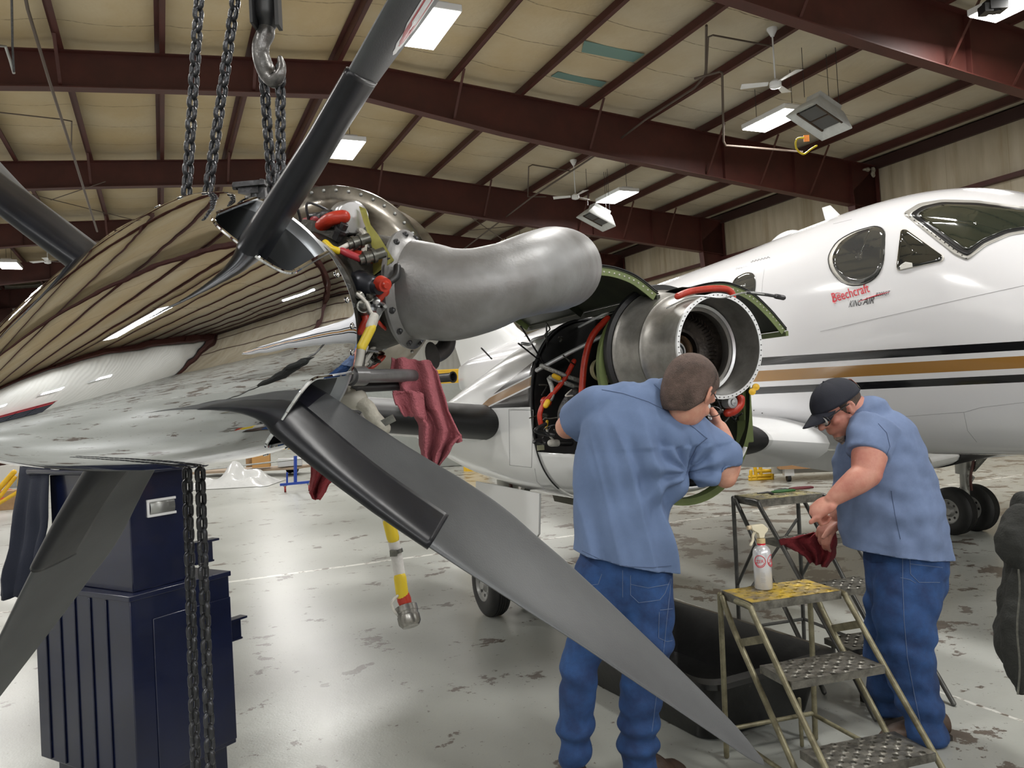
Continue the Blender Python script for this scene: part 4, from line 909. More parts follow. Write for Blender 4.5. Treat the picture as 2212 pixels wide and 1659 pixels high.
nh('black_duct', [(1245, 850, 1.9), (1228, 870, 1.9), (1218, 895, 1.9), (1222, 925, 1.9)], .035, mat('ribbed_duct', (.035, .035, .035), .5, bump=.8, bscale=50), 16)
nh('small_yellow_hose', [(1182, 910, 1.75), (1180, 925, 1.75)], .008, YELLOW); nh('white_cable', [(1180, 925, 1.75), (1185, 938, 1.75), (1195, 950, 1.75)], .006, WIREW)
nh('round_fitting', [(1190, 957, 1.75), (1204, 957, 1.75)], .020, WIREW, 14); nh('round_fitting', [(1204, 957, 1.75), (1232, 957, 1.75)], .018, BLACKP, 14)
mb = MB(); a = hitX(1303, 798, 2.02); mb.lathe(a, FX, [(-.04, .06), (.0, .062), (.02, .075), (.026, .075), (.02, .068), (.0, .055), (-.04, .052)], 32); build(mb, 'beige_duct_ring', mat('beige_plastic', (.46, .44, .26), .35), nac)
mb = MB(); a = hitX(1177, 868, 1.6); mb.lathe(a, FX, [(0, 0), (0, .03), (.03, .03), (.035, .02), (.05, .018), (.05, 0)], 20); build(mb, 'round_gauge', REDH, nac)
mb = MB(); mb.box(hitX(1340, 775, 2.17), (.01, .09, .045), Matrix((FX, FY, FZ)).transposed()); mb.box(hitX(1338, 728, 2.15), (.01, .05, .05), Matrix((FX, FY, FZ)).transposed()); build(mb, 'engine_mount_bracket', ALUP, nac)
mb = MB(); mb.box(hitX(1168, 967, 1.56), (.004, .045, .03), Matrix((FX, FY, FZ)).transposed()); build(mb, 'caution_placard', mat('placard', (.42, .42, .28), .5), nac)
rv = random.Random(11)
for i in range(46):                                       # accessories, pipes and clamps around the engine and under the ring
    if i < 20: x, y, X = rv.uniform(1160, 1330), rv.uniform(720, 960), rv.uniform(1.6, 1.95)
    elif i < 38: x, y, X = rv.uniform(1480, 1590), rv.uniform(862, 900), rv.uniform(2.3, 2.5)
    else: x, y, X = rv.uniform(1395, 1450), rv.uniform(650, 830), rv.uniform(2.3, 2.35)
    if i < 38:
        pts = [(x, y, X)]
        for q_ in range(3): pts.append((pts[-1][0]+rv.uniform(-22, 22), pts[-1][1]+rv.uniform(-16, 16), X+rv.uniform(-.05, .05)))
        nh('pipe', pts, rv.choice([.004, .006, .009, .012]), rv.choice([DKSTEEL, ALU, BLACKP, CONN, WIREW, GEARB, GEARB]))
for i in range(14):
    x, y = rv.uniform(1490, 1590), rv.uniform(860, 898); a = hitX(x, y, 2.45); r = rv.uniform(.008, .02)
    mb = MB(); mb.lathe(a, FX+FZ*rv.uniform(-.5, .5), [(-.02, r), (.0, r), (0, r*1.3), (.008, r*1.3), (.01, r*.6), (.02, r*.6), (.02, 0)], 10); build(mb, 'accessory', rv.choice([ALU, CONN, GEARB, DKSTEEL]), nac)
mb = MB(); mb.lathe(hitX(1583, 869, 2.55), FX, [(-.05, .03), (0, .03), (.004, .024), (.004, .018), (.012, .016), (.012, .008), (.016, 0)], 24); build(mb, 'round_cover', ALUP, nac)
for x, y in ((1632, 836), (1624, 846)):
    mb = MB(); mb.lathe(hitX(x, y, 2.66), (FX+FY*.5), [(-.02, .010), (0, .010), (0, .017), (.012, .017), (.012, .012), (.016, 0)], 16); build(mb, 'yellow_plug_cap', YELLOW, nac)
# landing gear
TYRE = mat('tyre_rubber', (.014, .014, .014), .6, var=.3, vscale=20)
for sg, leg_top in ((1, 1.1), (-1, 1.0)):
    lg = None
    mb = MB(); mb.cyl(AC(.02, NY*sg, .25), AC(.05, NY*sg, leg_top+.1), .045, None, 20); mb.cyl(AC(.02, NY*sg, .62), AC(.05, NY*sg, leg_top+.1), .075, .09, 20); mb.beam(AC(.02, NY*sg, .45), AC(.12, NY*sg, .60), .03, .05, up=tuple(FX)); mb.cyl(AC(0, (NY-.2)*sg, .25), AC(0, (NY+.2)*sg, .25), .03, None, 12)
    lg = build(mb, 'landing_gear_strut', mat('gear_grey%d' % sg, (.40, .40, .37), .4, .3), plane)
    mb = MB(); mb.tube(spl([AC(.14, NY*sg+.02, leg_top), AC(.17, NY*sg+.03, .8), AC(.13, NY*sg+.04, .6), AC(.10, NY*sg, .45)], 6), .014, 8); build(mb, 'brake_hose', mat('brake_hose%d' % sg, (.09, .03, .025), .5), lg)
    mb = MB(); mb.beam(AC(.12, NY*sg, .66), AC(.45, NY*sg, leg_top), .05, .05, up=tuple(FX)); build(mb, 'drag_brace', CONN, lg)
    for dy in (-.17, .17):
        c = AC(0, NY*sg+dy, .245)
        mb = MB(); mb.lathe(c, FY, [(-.075, .125), (-.082, .16), (-.080, .20), (-.065, .232), (-.045, .243)]+[q for g in (-.03, -.01, .01, .03) for q in ((g-.006, .246), (g-.004, .240), (g+.004, .240), (g+.006, .246))]+[(.045, .243), (.065, .232), (.080, .20), (.082, .16), (.075, .125)], 56); tw = build(mb, 'wheel_tyre', TYRE, lg)
        mb = MB(); mb.lathe(c, FY, [(-.075, .128), (-.078, .12), (-.06, .11), (-.05, .06), (-.06, .045), (-.078, .035), (-.078, 0)], 36); mb.lathe(c, FY, [(.075, .128), (.078, .12), (.06, .11), (.05, .06), (.06, .045), (.078, .035), (.078, 0)], 36); build(mb, 'wheel_hub', mat('hub_grey', (.33, .33, .32), .4, .4), tw)
        for k in range(8):
            a = 2*math.pi*k/8; q = c+(FX*math.cos(a)+FZ*math.sin(a))*.085
            mb = MB(); mb.cyl(q-FY*.058, q+FY*.058, .013, None, 10); build(mb, 'hub_opening', SEALM, tw)
for y_, X0, X1, z0, z1 in ((2.92, .2, 1.27, .76, 1.06), (2.3, .25, 1.5, .86, 1.06)):
    mb = MB(); mb.poly([AC(X0, y_, z1), AC(X0, y_+.02, z0+.05), AC(X0+.05, y_+.03, z0), AC(X1-.06, y_+.03, z0), AC(X1, y_+.02, z0+.05), AC(X1, y_, z1)], FY, .015); build(mb, 'gear_door', WHITEP if y_ > 2.6 else mat('door_inner_face', (.16, .15, .11), .5), plane, bevel=.003)
mb = MB(); mb.loft([[AC(X, -.9, z), AC(X, -2.2, z-.02), AC(X, -2.2, z+.1), AC(X, -.9, z+.1)] for X, z in ((.2, .90), (.9, .90))]); build(mb, 'far_flap_panel', WINGM, plane)
# ---------------------------------------------------------------- the two workers
SKIN = mat('skin', (.56, .30, .21), .5, var=.25, vscale=14, bump=.08, bscale=120, sss=.08, var_col=(.47, .20, .14))
SKIN2 = mat('ruddy_skin', (.55, .27, .20), .5, var=.35, vscale=11, bump=.08, bscale=120, sss=.08, var_col=(.44, .16, .12))
HAIRM = mat('short_brown_hair', (.13, .085, .07), .75, var=.5, vscale=12, bump=.8, bscale=220, var_col=(.045, .028, .021))
SHIRTM = mat('blue_work_shirt', (.125, .185, .33), .85, var=.16, vscale=7, bump=.12, bscale=420)
SHIRT2 = mat('faded_blue_work_shirt', (.155, .215, .37), .85, var=.22, vscale=9, bump=.12, bscale=420)
JEANM = mat('blue_denim', (.020, .070, .21), .85, var=.5, vscale=9, bump=.25, bscale=380, var_col=(.010, .030, .10))
THREAD = mat('seam_thread', (.10, .14, .24), .8); DSEAM = mat('shirt_seam', (.06, .09, .17), .85)
LEATHER = mat('brown_leather_boot', (.05, .028, .018), .5, var=.4, vscale=20, bump=.2, bscale=60)
SOLEM = mat('boot_sole', (.02, .018, .016), .7)
def chainp(pts): return [PT(x, y, d) for x, y, d in pts]
def pxr(v, pts): return [a*p[2]/FPX for a, p in zip(v, pts)]
def limb(mb, pts, hw, dr=None, side=(1, 0, 0), N=28, n=5, dome=True):     # points px,py,depth; hw in px; dr depth radius in m
    P = spl(chainp(pts), n); R = splr(pxr(hw, pts), n); RB = splr(dr, n) if dr else R
    mb.tube(P, R, N, side=side, rb=RB, dome=dome)
def head_mb(mb, c, fwd, up, k=1.0):
    f = Vector(fwd).normalized(); u = Vector(up); u = (u-f*u.dot(f)).normalized(); r = f.cross(u); R = Matrix((r, f, u)).transposed()
    def L(x, y, z): return c+(r*x+f*y+u*z)*k
    mb.ball(L(0, -.008, .035), (.078*k, .098*k, .090*k), 16, R=R); mb.ball(L(0, .022, -.035), (.062*k, .072*k, .078*k), 14, R=R)
    mb.ball(L(0, .058, -.088), (.030*k, .026*k, .022*k), 10, R=R); mb.ball(L(0, -.022, -.02), (.056*k, .056*k, .06*k), 10, R=R)
    mb.tube([L(0, .088, .018), L(0, .104, -.008), L(0, .112, -.024)], [.008*k, .010*k, .015*k], 10, dome=True); mb.tube([L(-.012, .096, -.027), L(.012, .096, -.027)], .009*k, 8, dome=True)
    mb.tube([L(-.045, .070, .030), L(0, .088, .030), L(.045, .070, .030)], .012*k, 8, dome=True)
    for s in (-1, 1):
        mb.ball(L(s*.040, .062, -.022), (.020*k, .02*k, .02*k), 8, R=R)
        mb.tube([L(s*.078, -.008, .024), L(s*.087, -.018, .018), L(s*.089, -.022, .0), L(s*.084, -.010, -.022), L(s*.077, -.0, -.030)], .006*k, 8, dome=True)
        mb.tube([L(s*.074, 0, .012), L(s*.078, -.006, .0), L(s*.076, 0, -.015)], .009*k, 8, dome=True)
    mb.tube([L(-.022, .084, -.056), L(0, .094, -.055), L(.022, .084, -.056)], .0065*k, 8, dome=True); mb.tube([L(-.018, .082, -.067), L(0, .092, -.067), L(.018, .082, -.067)], .007*k, 8, dome=True)
    return L, R
def hand_mb(mb, w, D, N, th=1, curl=(.5, .6, .5), k=1.0, spread=.02, thumb=None):
    D = Vector(D).normalized(); N = Vector(N); N = (N-D*N.dot(D)).normalized(); S = D.cross(N)*th; R = Matrix((S, D, N)).transposed(); w = Vector(w)
    mb.ball(w+D*.048*k, (.040*k, .054*k, .019*k), 12, R=R); mb.ball(w+D*.03*k+S*.018*k+N*.006*k, (.022*k, .035*k, .018*k), 10, R=R)
    for i, Lf in enumerate((.082, .090, .084, .066)):
        x = (1.5-i)*.0200*k; p = w+D*(.088-.004*abs(i-1.2))*k+S*x; d = (D+S*((1.5-i)*spread*2)).normalized(); pts = [w+D*.05*k+S*x*.9, p]; a = 0
        for q, fr in enumerate((.46, .30, .24)):
            a += curl[q]*(1+.12*i); dd = d*math.cos(a)+N*math.sin(a); p = p+dd*Lf*fr*k; pts.append(p)
        rr = .0093*k*(1 if i < 3 else .86); mb.tube(pts, [rr*1.05, rr*1.12, rr*1.02, rr*.92, rr*.78], 12, dome=True)
    b = w+D*.022*k+S*.026*k; td = Vector(thumb).normalized() if thumb is not None else (D*.62+S*.62+N*.45).normalized()
    mb.tube([b, b+td*.038*k, b+(td*.95+D*.35).normalized()*.068*k, b+(td*.7+D*.6).normalized()*.092*k], [.015*k, .0125*k, .0112*k, .009*k], 12, dome=True)
def wr(p, u, v, fu, fv, seed=0): return noise.noise(Vector((p.dot(u)*fu, p.dot(v)*fv, seed+p.y*1.5)))
def onbvh(B, px, py, off):
    d = ray(px, py).normalized(); h = B.ray_cast(CAMP, d)
    if h[0] is None: h = B.find_nearest(CAMP+d*3.5)
    n = h[1]
    if n.dot(d) > 0: n = -n
    return h[0]+n*off
def bvh_of(o):
    off = OFF[o.name]; return BVHTree.FromPolygons([v.co+off for v in o.data.vertices], [tuple(p.vertices) for p in o.data.polygons])
def stitch(B, pts, name, m, par, w=.0014, off=.001, n=6):
    q = []
    for a, b in zip(pts[:-1], pts[1:]): q += [(lerp(a[0], b[0], i/n), lerp(a[1], b[1], i/n)) for i in range(n)]
    mb = MB(); mb.tube([onbvh(B, x, y, off) for x, y in q+[pts[-1]]], w, 5); return build(mb, name, m, par)
def boot(mb_up, mb_so, heel, toe, w=.05, h=.11):
    heel = Vector(heel); toe = Vector(toe); d = (toe-heel); d.z = 0; L = d.length; d.normalize(); s = d.cross(Vector((0, 0, 1))); z0 = heel.z; rg = []; sr = []
    for i in range(15):
        t_ = i/14; wd = w*(.72+.28*math.sin(math.pi*min(1, t_*1.15)))*(1 if t_ < .85 else math.sqrt(max(.08, 1-((t_-.85)/.17)**2))); hh = interp([0, .12, .35, .55, .8, 1], [h*.75, h, h*.95, h*.62, h*.5, h*.2], t_)
        c = heel+d*(L*t_); rg.append([c+s*(wd*math.cos(a))+Vector((0, 0, .018+hh*.5+hh*.5*math.sin(a))) for a in [2*math.pi*j/20 for j in range(20)]])
        sr.append([c+s*(wd*1.06)*e+Vector((0, 0, zz)) for e, zz in ((1, 0), (1, .022), (-1, .022), (-1, 0))])
    mb_up.loft(rg); mb_so.loft(sr, smooth=False)
# ======== person 1, seen from behind, leaning in to work on the engine
P1 = thing('person', FL(1335, 1690), 'person in blue work shirt and jeans seen from behind, bending towards the open engine', 'person')
D1 = 3.30
b = MB()
hc = PT(1487, 849, 3.24); F1 = Vector((.50, .60, -.62)); U1_ = Vector((.42, .25, .85))
Lh, Rh = head_mb(b, hc, F1, U1_, 1.24)
limb(b, [(1405, 905, 3.32), (1436, 866, 3.31), (1462, 852, 3.28)], [36, 33, 32]); limb(b, [(1300, 890, 3.34), (1380, 880, 3.31), (1480, 920, 3.32)], [30, 34, 30])
limb(b, [(1348, 1240, 3.3), (1352, 1130, 3.28), (1362, 1030, 3.28), (1385, 930, 3.3), (1402, 890, 3.31)], [82, 78, 88, 96, 60], [.10, .10, .11, .11, .08])
limb(b, [(1480, 925, 3.32), (1525, 975, 3.29), (1567, 1030, 3.28)], [31, 30, 25]); limb(b, [(1567, 1030, 3.28), (1573, 1005, 3.30), (1566, 965, 3.34), (1556, 925, 3.38)], [24, 27, 24, 16])
limb(b, [(1300, 885, 3.34), (1258, 905, 3.42), (1226, 922, 3.5)], [31, 29, 27]); limb(b, [(1230, 924, 3.5), (1255, 912, 3.62), (1275, 895, 3.72)], [24, 22, 16])
hand_mb(b, PT(1556, 928, 3.38), PT(1534, 884, 3.43)-PT(1556, 928, 3.38), Vector((-.8, .3, .35)), th=-1, curl=(.9, .7, .4), k=1.12, thumb=Vector((-.9, .1, -.15)))
hand_mb(b, PT(1275, 895, 3.72), Vector((.4, .8, .3)), Vector((.6, -.1, -.8)), th=1, k=1.05)
for hp, kn, an in (((1300, 1250, 3.3), (1258, 1440, 3.28), (1238, 1640, 3.33)), ((1392, 1250, 3.3), (1398, 1440, 3.27), (1384, 1650, 3.34))): limb(b, [hp, kn, an], [42, 30, 20])
body = build(b, 'body', SKIN, P1); remesh(body, .0055, 4)
# hair: a close-cropped cap over the skull
hb = MB(); rows = []; f = F1.normalized(); u = (U1_-f*U1_.dot(f)).normalized(); r = f.cross(u)
for i in range(1, 22):
    th = math.pi*i/22*.80; row = []
    for j in range(48):
        ph = 2*math.pi*j/48; cut = 1.0
        d_ = Vector((math.sin(th)*math.cos(ph), math.sin(th)*math.sin(ph), math.cos(th)))
        lim = math.pi*interp([-1, -.3, .2, .6, 1], [.92, .84, .56, .33, .25], math.sin(ph)); tt = th/(math.pi*.8)*lim
        d_ = Vector((math.sin(tt)*math.cos(ph), math.sin(tt)*math.sin(ph), math.cos(tt))); row.append(hc+(r*(d_.x*.0835)+f*(d_.y*.104-.008)+u*(d_.z*(.0955 if d_.z > 0 else .150)+.035))*1.24*(1+.006*noise.noise(d_*9)))
    row.append(row[0]); rows.append(row)
hb.grid(rows); hb.add([rows[0][j] for j in range(48)], [tuple(range(48))]); hr = build(hb, 'hair', HAIRM, P1, solid=.004)
gm = MB(); gm.tube([Lh(.082, -.005, .018), Lh(.080, .05, .018), Lh(.074, .095, .016)], .0022, 6); gm.tube([Lh(-.082, -.005, .018), Lh(-.074, .095, .016)], .0022, 6)
for s in (-1, 1): gm.tube([Lh(s*.04+.03*math.cos(a), .108, .008+.02*math.sin(a)) for a in [2*math.pi*q/16 for q in range(16)]], .0018, 6, loop=True)
build(gm, 'glasses', BLACKP, P1)
for s in (-1, 1): mb = MB(); mb.ball(Lh(s*.032, .082, .010), .012, 8); build(mb, 'eye', WHITEP, body)
# shirt
b = MB()
limb(b, [(1349, 1262, 3.29), (1348, 1150, 3.28), (1352, 1080, 3.27), (1364, 1010, 3.27), (1378, 945, 3.28), (1396, 890, 3.30), (1416, 858, 3.31)], [112, 110, 106, 116, 124, 98, 42], [.170, .155, .14, .15, .15, .12, .08], N=48)
limb(b, [(1330, 885, 3.32), (1295, 885, 3.34), (1262, 900, 3.42), (1243, 912, 3.47)], [52, 54, 48, 44], dome=False); limb(b, [(1440, 920, 3.3), (1490, 945, 3.31), (1530, 985, 3.29), (1556, 1024, 3.285)], [60, 60, 54, 50], dome=False)
limb(b, [(1300, 880, 3.33), (1370, 868, 3.31), (1440, 880, 3.31), (1490, 930, 3.31)], [44, 44, 44, 46], [.09]*4)
sh = build(b, 'shirt', SHIRTM, P1); remesh(sh, .008, 7)
hemn = Vector((.22, 0, 1)).normalized(); AP = PT(1488, 1018, 3.2); LS_ = PT(1290, 860, 3.2)
cX = Vector((1, 0, .18)).normalized(); cZ = Vector((-.18, 0, 1)).normalized()
def fold1(p, n):
    v = .028*(.5-1.9*abs(wr(p, cX, cZ, 8, .9, 2))) + .018*wr(p, cX, cZ, 19, 2.2, 7)
    q = p-AP; rr = math.hypot(q.x, q.z); th = math.atan2(q.z, q.x)
    if p.z < AP.z+.1: v += .013*math.exp(-(rr/.30)**2)*math.sin(th*9+2*noise.noise(p*3))*min(1, rr/.05)
    q = p-LS_; rr = math.hypot(q.x, q.z); th = math.atan2(q.z, q.x); v += .012*min(1, (rr/.3)**2)*math.exp(-((rr-.4)/.32)**2)*math.sin(th*13+2*noise.noise(p*2))
    v *= max(.12, min(1, (1.60-p.z)/.16))
    if p.z < 1.14: v += .008*math.sin(p.dot(cX)*34+3*noise.noise(p*3))*min(1, (1.14-p.z)/.15)
    return v
displace(sh, fold1)
def cut_mesh(o, planes):                                  # open the cloth at the hem with a clean cut
    me = o.data; off = OFF[o.name]; bm = bmesh.new(); bm.from_mesh(me)
    for p, n, _r in planes: bmesh.ops.bisect_plane(bm, geom=bm.verts[:]+bm.edges[:]+bm.faces[:], plane_co=Vector(p)-off, plane_no=Vector(n).normalized(), clear_outer=True)
    bm.to_mesh(me); bm.free()
    s = o.modifiers.new('t', 'SOLIDIFY'); s.thickness = .003; s.offset = -1
hem = PT(1349, 1208, 3.29)
cut_mesh(sh, [(hem, (-.26, 0, -1), .6)])
SB = bvh_of(sh)
for pts in ([(1300, 842), (1345, 850), (1400, 868), (1450, 893), (1500, 925), (1528, 948)], [(1528, 946), (1505, 965), (1490, 995), (1483, 1022)], [(1258, 1190), (1300, 1210), (1352, 1224), (1410, 1226), (1450, 1222)]): stitch(SB, pts, 'seam', DSEAM, sh, .0013)
mb = MB(); cn = (PT(1462, 845, 3.33)-PT(1432, 868, 3.32)).normalized(); cc = PT(1440, 868, 3.31); rows = []
for h, rr in ((-.004, .086), (.020, .084), (.046, .082), (.042, .090), (.012, .104), (-.016, .112)): rows.append([cc+cn*h+p for p in [q-cc for q in MB().ring(cc, cn, rr*1.0, 36, (0, 0, 1), rr*.92)]]); rows[-1].append(rows[-1][0])
mb.grid(rows); build(mb, 'collar', SHIRTM, sh, solid=.003)
# jeans and boots
b = MB()
limb(b, [(1347, 1185, 3.29), (1347, 1235, 3.29), (1347, 1275, 3.29)], [92, 98, 98], [.115, .13, .12], N=40)
limb(b, [(1300, 1235, 3.29), (1286, 1330, 3.27), (1258, 1410, 3.27), (1249, 1490, 3.29), (1243, 1560, 3.31), (1240, 1632, 3.33)], [58, 54, 43, 38, 41, 30], [.11, .105, .09, .08, .085, .06])
limb(b, [(1394, 1235, 3.29), (1397, 1330, 3.27), (1396, 1410, 3.26), (1386, 1490, 3.28), (1378, 1570, 3.31), (1382, 1655, 3.335)], [60, 58, 53, 45, 44, 42], [.12, .11, .10, .09, .09, .075])
je = build(b, 'jeans', JEANM, P1); remesh(je, .008, 6)
def foldj(p, n):
    v = .007*wr(p, Vector((1, 0, 0)), Vector((0, 0, 1)), 8, 5, 4)+.004*noise.noise(p*22)
    low = max(0, (.52-p.z)/.5); v += .016*low*math.sin(p.z*46+5*noise.noise(p*4)); v += .009*math.exp(-((p.z-.60)/.14)**2)*math.sin(p.z*42+p.x*22+4*noise.noise(p*5)); return v
displace(je, foldj)
JB = bvh_of(je)
for pts in ([(1362, 1243), (1362, 1285), (1380, 1302), (1425, 1296), (1436, 1282), (1448, 1250)], [(1362, 1262), (1400, 1270), (1445, 1262)], [(1236, 1224), (1240, 1258), (1262, 1266), (1292, 1262), (1300, 1240)], [(1426, 1318), (1458, 1314)], [(1424, 1322), (1422, 1378), (1440, 1386), (1452, 1384)], [(1345, 1232), (1345, 1290)], [(1450, 1250), (1440, 1340), (1432, 1420), (1418, 1500), (1408, 1580)]): stitch(JB, pts, 'denim_stitching', THREAD, je, .0013)
for hl, to, w_ in ((Vector((PT(1245, 1640, 3.30).x, 3.24, 0)), Vector((PT(1232, 1640, 3.5).x, 3.55, 0)), .052), (Vector((PT(1388, 1650, 3.34).x, 3.30, 0)), Vector((PT(1478, 1650, 3.42).x, 3.46, 0)), .055)):
    up, so = MB(), MB(); boot(up, so, hl, to, w_, .13); bo = build(up, 'work_boot', LEATHER, P1); build(so, 'boot_sole', SOLEM, bo)
pass
tl = MB(); tl.tube([PT(1529, 884, 3.40), PT(1520, 870, 3.44), PT(1514, 858, 3.47)], .004, 8, dome=True); tl.tube([PT(1526, 888, 3.40), PT(1535, 905, 3.36)], .007, 8, dome=True); tag(build(tl, 'hand_tool', ALU), 'small bright hand tool held in the hand under the open engine ring', 'tool')
# ======== person 2, seen from the side in a dark cap
P2 = thing('person', FL(1965, 1600), 'person in dark cap, glasses and blue shirt standing at the steps looking down', 'person')
b = MB(); hc2 = PT(1812, 884, 3.80); F2 = Vector((-.86, -.16, -.46)); U2_ = Vector((-.42, 0, .90))
Lh2, Rh2 = head_mb(b, hc2, F2, U2_, 1.12)
limb(b, [(1885, 925, 3.82), (1862, 900, 3.81), (1838, 882, 3.8)], [40, 38, 34])
limb(b, [(1965, 1190, 3.8), (1930, 1110, 3.8), (1905, 1020, 3.8), (1892, 950, 3.81), (1880, 918, 3.81)], [60, 74, 74, 60, 42], [.12, .16, .17, .17, .12])
limb(b, [(1885, 945, 3.64), (1878, 985, 3.60), (1872, 1022, 3.57)], [36, 37, 31]); limb(b, [(1874, 1022, 3.57), (1850, 1040, 3.56), (1822, 1060, 3.57), (1798, 1079, 3.58)], [31, 29, 23, 16])
limb(b, [(1868, 950, 3.99), (1852, 1010, 4.02), (1842, 1060, 4.0)], [30, 28, 25]); limb(b, [(1842, 1060, 4.0), (1825, 1090, 3.96), (1806, 1118, 3.94)], [24, 22, 15])
hand_mb(b, PT(1799, 1078, 3.58), PT(1768, 1100, 3.60)-PT(1799, 1078, 3.58), Vector((.15, .5, -.85)), th=1, curl=(1.35, 1.35, .9), k=1.22, thumb=Vector((-.62, .25, -.55)))
hand_mb(b, PT(1807, 1116, 3.94), PT(1787, 1142, 3.93)-PT(1807, 1116, 3.94), Vector((-.3, .2, -.9)), th=1, curl=(.55, .6, .5), k=1.2, thumb=Vector((-.85, -.3, -.35)))
for hp, kn, an in (((1958, 1230, 3.76), (1957, 1400, 3.67), (2000, 1570, 3.64)), ((1935, 1230, 3.90), (1915, 1390, 3.94), (1925, 1515, 3.97))): limb(b, [hp, kn, an], [40, 32, 20])
body2 = build(b, 'body', SKIN2, P2); remesh(body2, .0055, 4)
# cap
f = F2.normalized(); u = (U2_-f*U2_.dot(f)).normalized(); r = f.cross(u); cm = MB(); rows = []; K = 1.12
for i in range(0, 15):
    tt = math.pi*.5*i/14*1.02; row = []
    for j in range(49):
        ph = 2*math.pi*j/48; d_ = Vector((math.sin(tt)*math.cos(ph), math.sin(tt)*math.sin(ph), math.cos(tt)))
        seamk = 1-.012*abs(math.cos(3*ph))**12; row.append(hc2+(r*(d_.x*.092)+f*(d_.y*.114-.006)+u*(d_.z*.098+.033))*K*seamk)
    rows.append(row)
rows = rows[1:]; cm.grid(rows); cm.add(rows[0][:48], [tuple(range(48))])
CAPM = mat('navy_black_cap', (.010, .012, .022), .8, bump=.2, bscale=300); cp = build(cm, 'cap', CAPM, P2, solid=.003)
bm2 = MB(); rows = []
for i in range(9):
    q = i/8; rows.append([hc2+(r*((.080-.018*q*q)*math.sin(a)*1.0)+f*(.100*math.cos(a)*(1-.0*q)+.012+q*.072*max(0, math.cos(a*.95)))+u*(.040-.026*q-.022*(math.sin(a)**2)))*K for a in [lerp(-1.15, 1.15, j/20) for j in range(21)]])
bm2.grid(rows); build(bm2, 'cap_brim', CAPM, cp, solid=.004)
mb = MB(); mb.ball(hc2+(u*.132)*K-f*.006, .006, 6); build(mb, 'cap_button', CAPM, cp)
mb = MB(); mb.grid([[hc2+(r*(.0945*math.sin(a)*s_)+f*(-.1165*math.cos(a)*s_-.006)+u*h)*K for a in [lerp(-.55, .55, j/12) for j in range(13)]] for h, s_ in ((.034, 1.0), (.052, .985))]); build(mb, 'cap_strap', CONN, cp, solid=.002)
mb = MB(); mb.grid([[hc2+(r*(.0945*math.sin(a)*s_)+f*(-.1165*math.cos(a)*s_-.006)+u*h)*K for a in [lerp(-.42, .42, j/12) for j in range(13)]] for h, s_ in ((.055, .982), (.085, .90))]); build(mb, 'bare_scalp_in_cap_opening', SKIN2, cp, solid=.002)
hb = MB(); rows = []
for i in range(9):
    z = lerp(.034, -.055, i/8); row = []
    for j in range(31):
        a = lerp(-2.0, 2.0, j/30); kk = math.sqrt(max(.05, 1-((z-.035)/.105)**2)); row.append(hc2+(r*(.0815*math.sin(a)*kk)+f*(-.103*math.cos(a)*kk-.010)+u*(z+.02*(abs(a)/2)**3))*K)
    rows.append(row)
hb.grid(rows); build(hb, 'hair', mat('greying_hair', (.10, .065, .045), .8, var=.5, vscale=50, bump=.6, bscale=200), P2, solid=.004)
gb_ = MB(); gb_.ball(Lh2(0, .064, -.098), (.026*K, .020*K, .026*K), 10, R=Rh2); gb_.ball(Lh2(0, .060, -.120), (.016*K, .013*K, .026*K), 9, R=Rh2)
go = build(gb_, 'goatee', mat('grey_beard', (.45, .34, .28), .85, var=.4, vscale=70, bump=.8, bscale=240), P2); remesh(go, .003, 3); displace(go, lambda p, n: .004*noise.noise(p*70))
gm = MB(); gm.tube([Lh2(-.086, -.005, .016), Lh2(-.083, .05, .016), Lh2(-.078, .098, .012)], .0028, 6); gm.tube([Lh2(.086, -.005, .016), Lh2(.078, .098, .012)], .0028, 6)
for s in (-1, 1): gm.tube([Lh2(s*.040+.032*math.cos(a), .110-.010*abs(math.cos(a)), .002+.021*math.sin(a)) for a in [2*math.pi*q/16 for q in range(16)]], .0026, 6, loop=True)
gl = build(gm, 'glasses', BLACKP, P2)
for s in (-1, 1): mb = MB(); mb.add([Lh2(s*.040+.030*math.cos(a), .109, .002+.020*math.sin(a)) for a in [2*math.pi*q/16 for q in range(16)]], [tuple(range(16))]); build(mb, 'lens', mat('spectacle_lens%d' % s, (.5, .5, .48), .05, spec=.8), gl, solid=.001)
for s in (-1, 1): mb = MB(); mb.ball(Lh2(s*.032, .080, .008), .012, 8); build(mb, 'eye', WHITEP, body2)
# shirt 2
b = MB()
limb(b, [(1944, 1245, 3.80), (1934, 1160, 3.80), (1922, 1100, 3.80), (1910, 1045, 3.80), (1900, 990, 3.80), (1890, 945, 3.80), (1874, 908, 3.81)], [104, 106, 110, 104, 92, 78, 50], [.20, .21, .22, .215, .21, .20, .13], N=48)
limb(b, [(1892, 925, 3.68), (1880, 955, 3.63), (1874, 982, 3.60)], [52, 50, 44], [.085, .085, .085], dome=False); limb(b, [(1880, 930, 3.94), (1862, 965, 3.99), (1856, 1000, 4.01)], [46, 46, 42], dome=False)
sh2 = build(b, 'shirt', SHIRT2, P2); remesh(sh2, .008, 7)
d1 = Vector((.55, .1, .83)).normalized(); d2 = Vector((.83, 0, -.55)).normalized()
def fold2(p, n):
    v = .017*wr(p, d1, d2, 12, 3.2, 5)+.008*wr(p, Vector((.2, 0, 1)).normalized(), Vector((1, 0, -.2)).normalized(), 17, 4, 9)+.005*noise.noise(p*17)
    if p.z < 1.05: v += .007*math.sin(p.x*38+3*noise.noise(p*3))*min(1, (1.05-p.z)/.1)
    return v
displace(sh2, fold2)
cut_mesh(sh2, [(PT(1942, 1192, 3.80), (-.16, 0, -1), .5)])
SB2 = bvh_of(sh2)
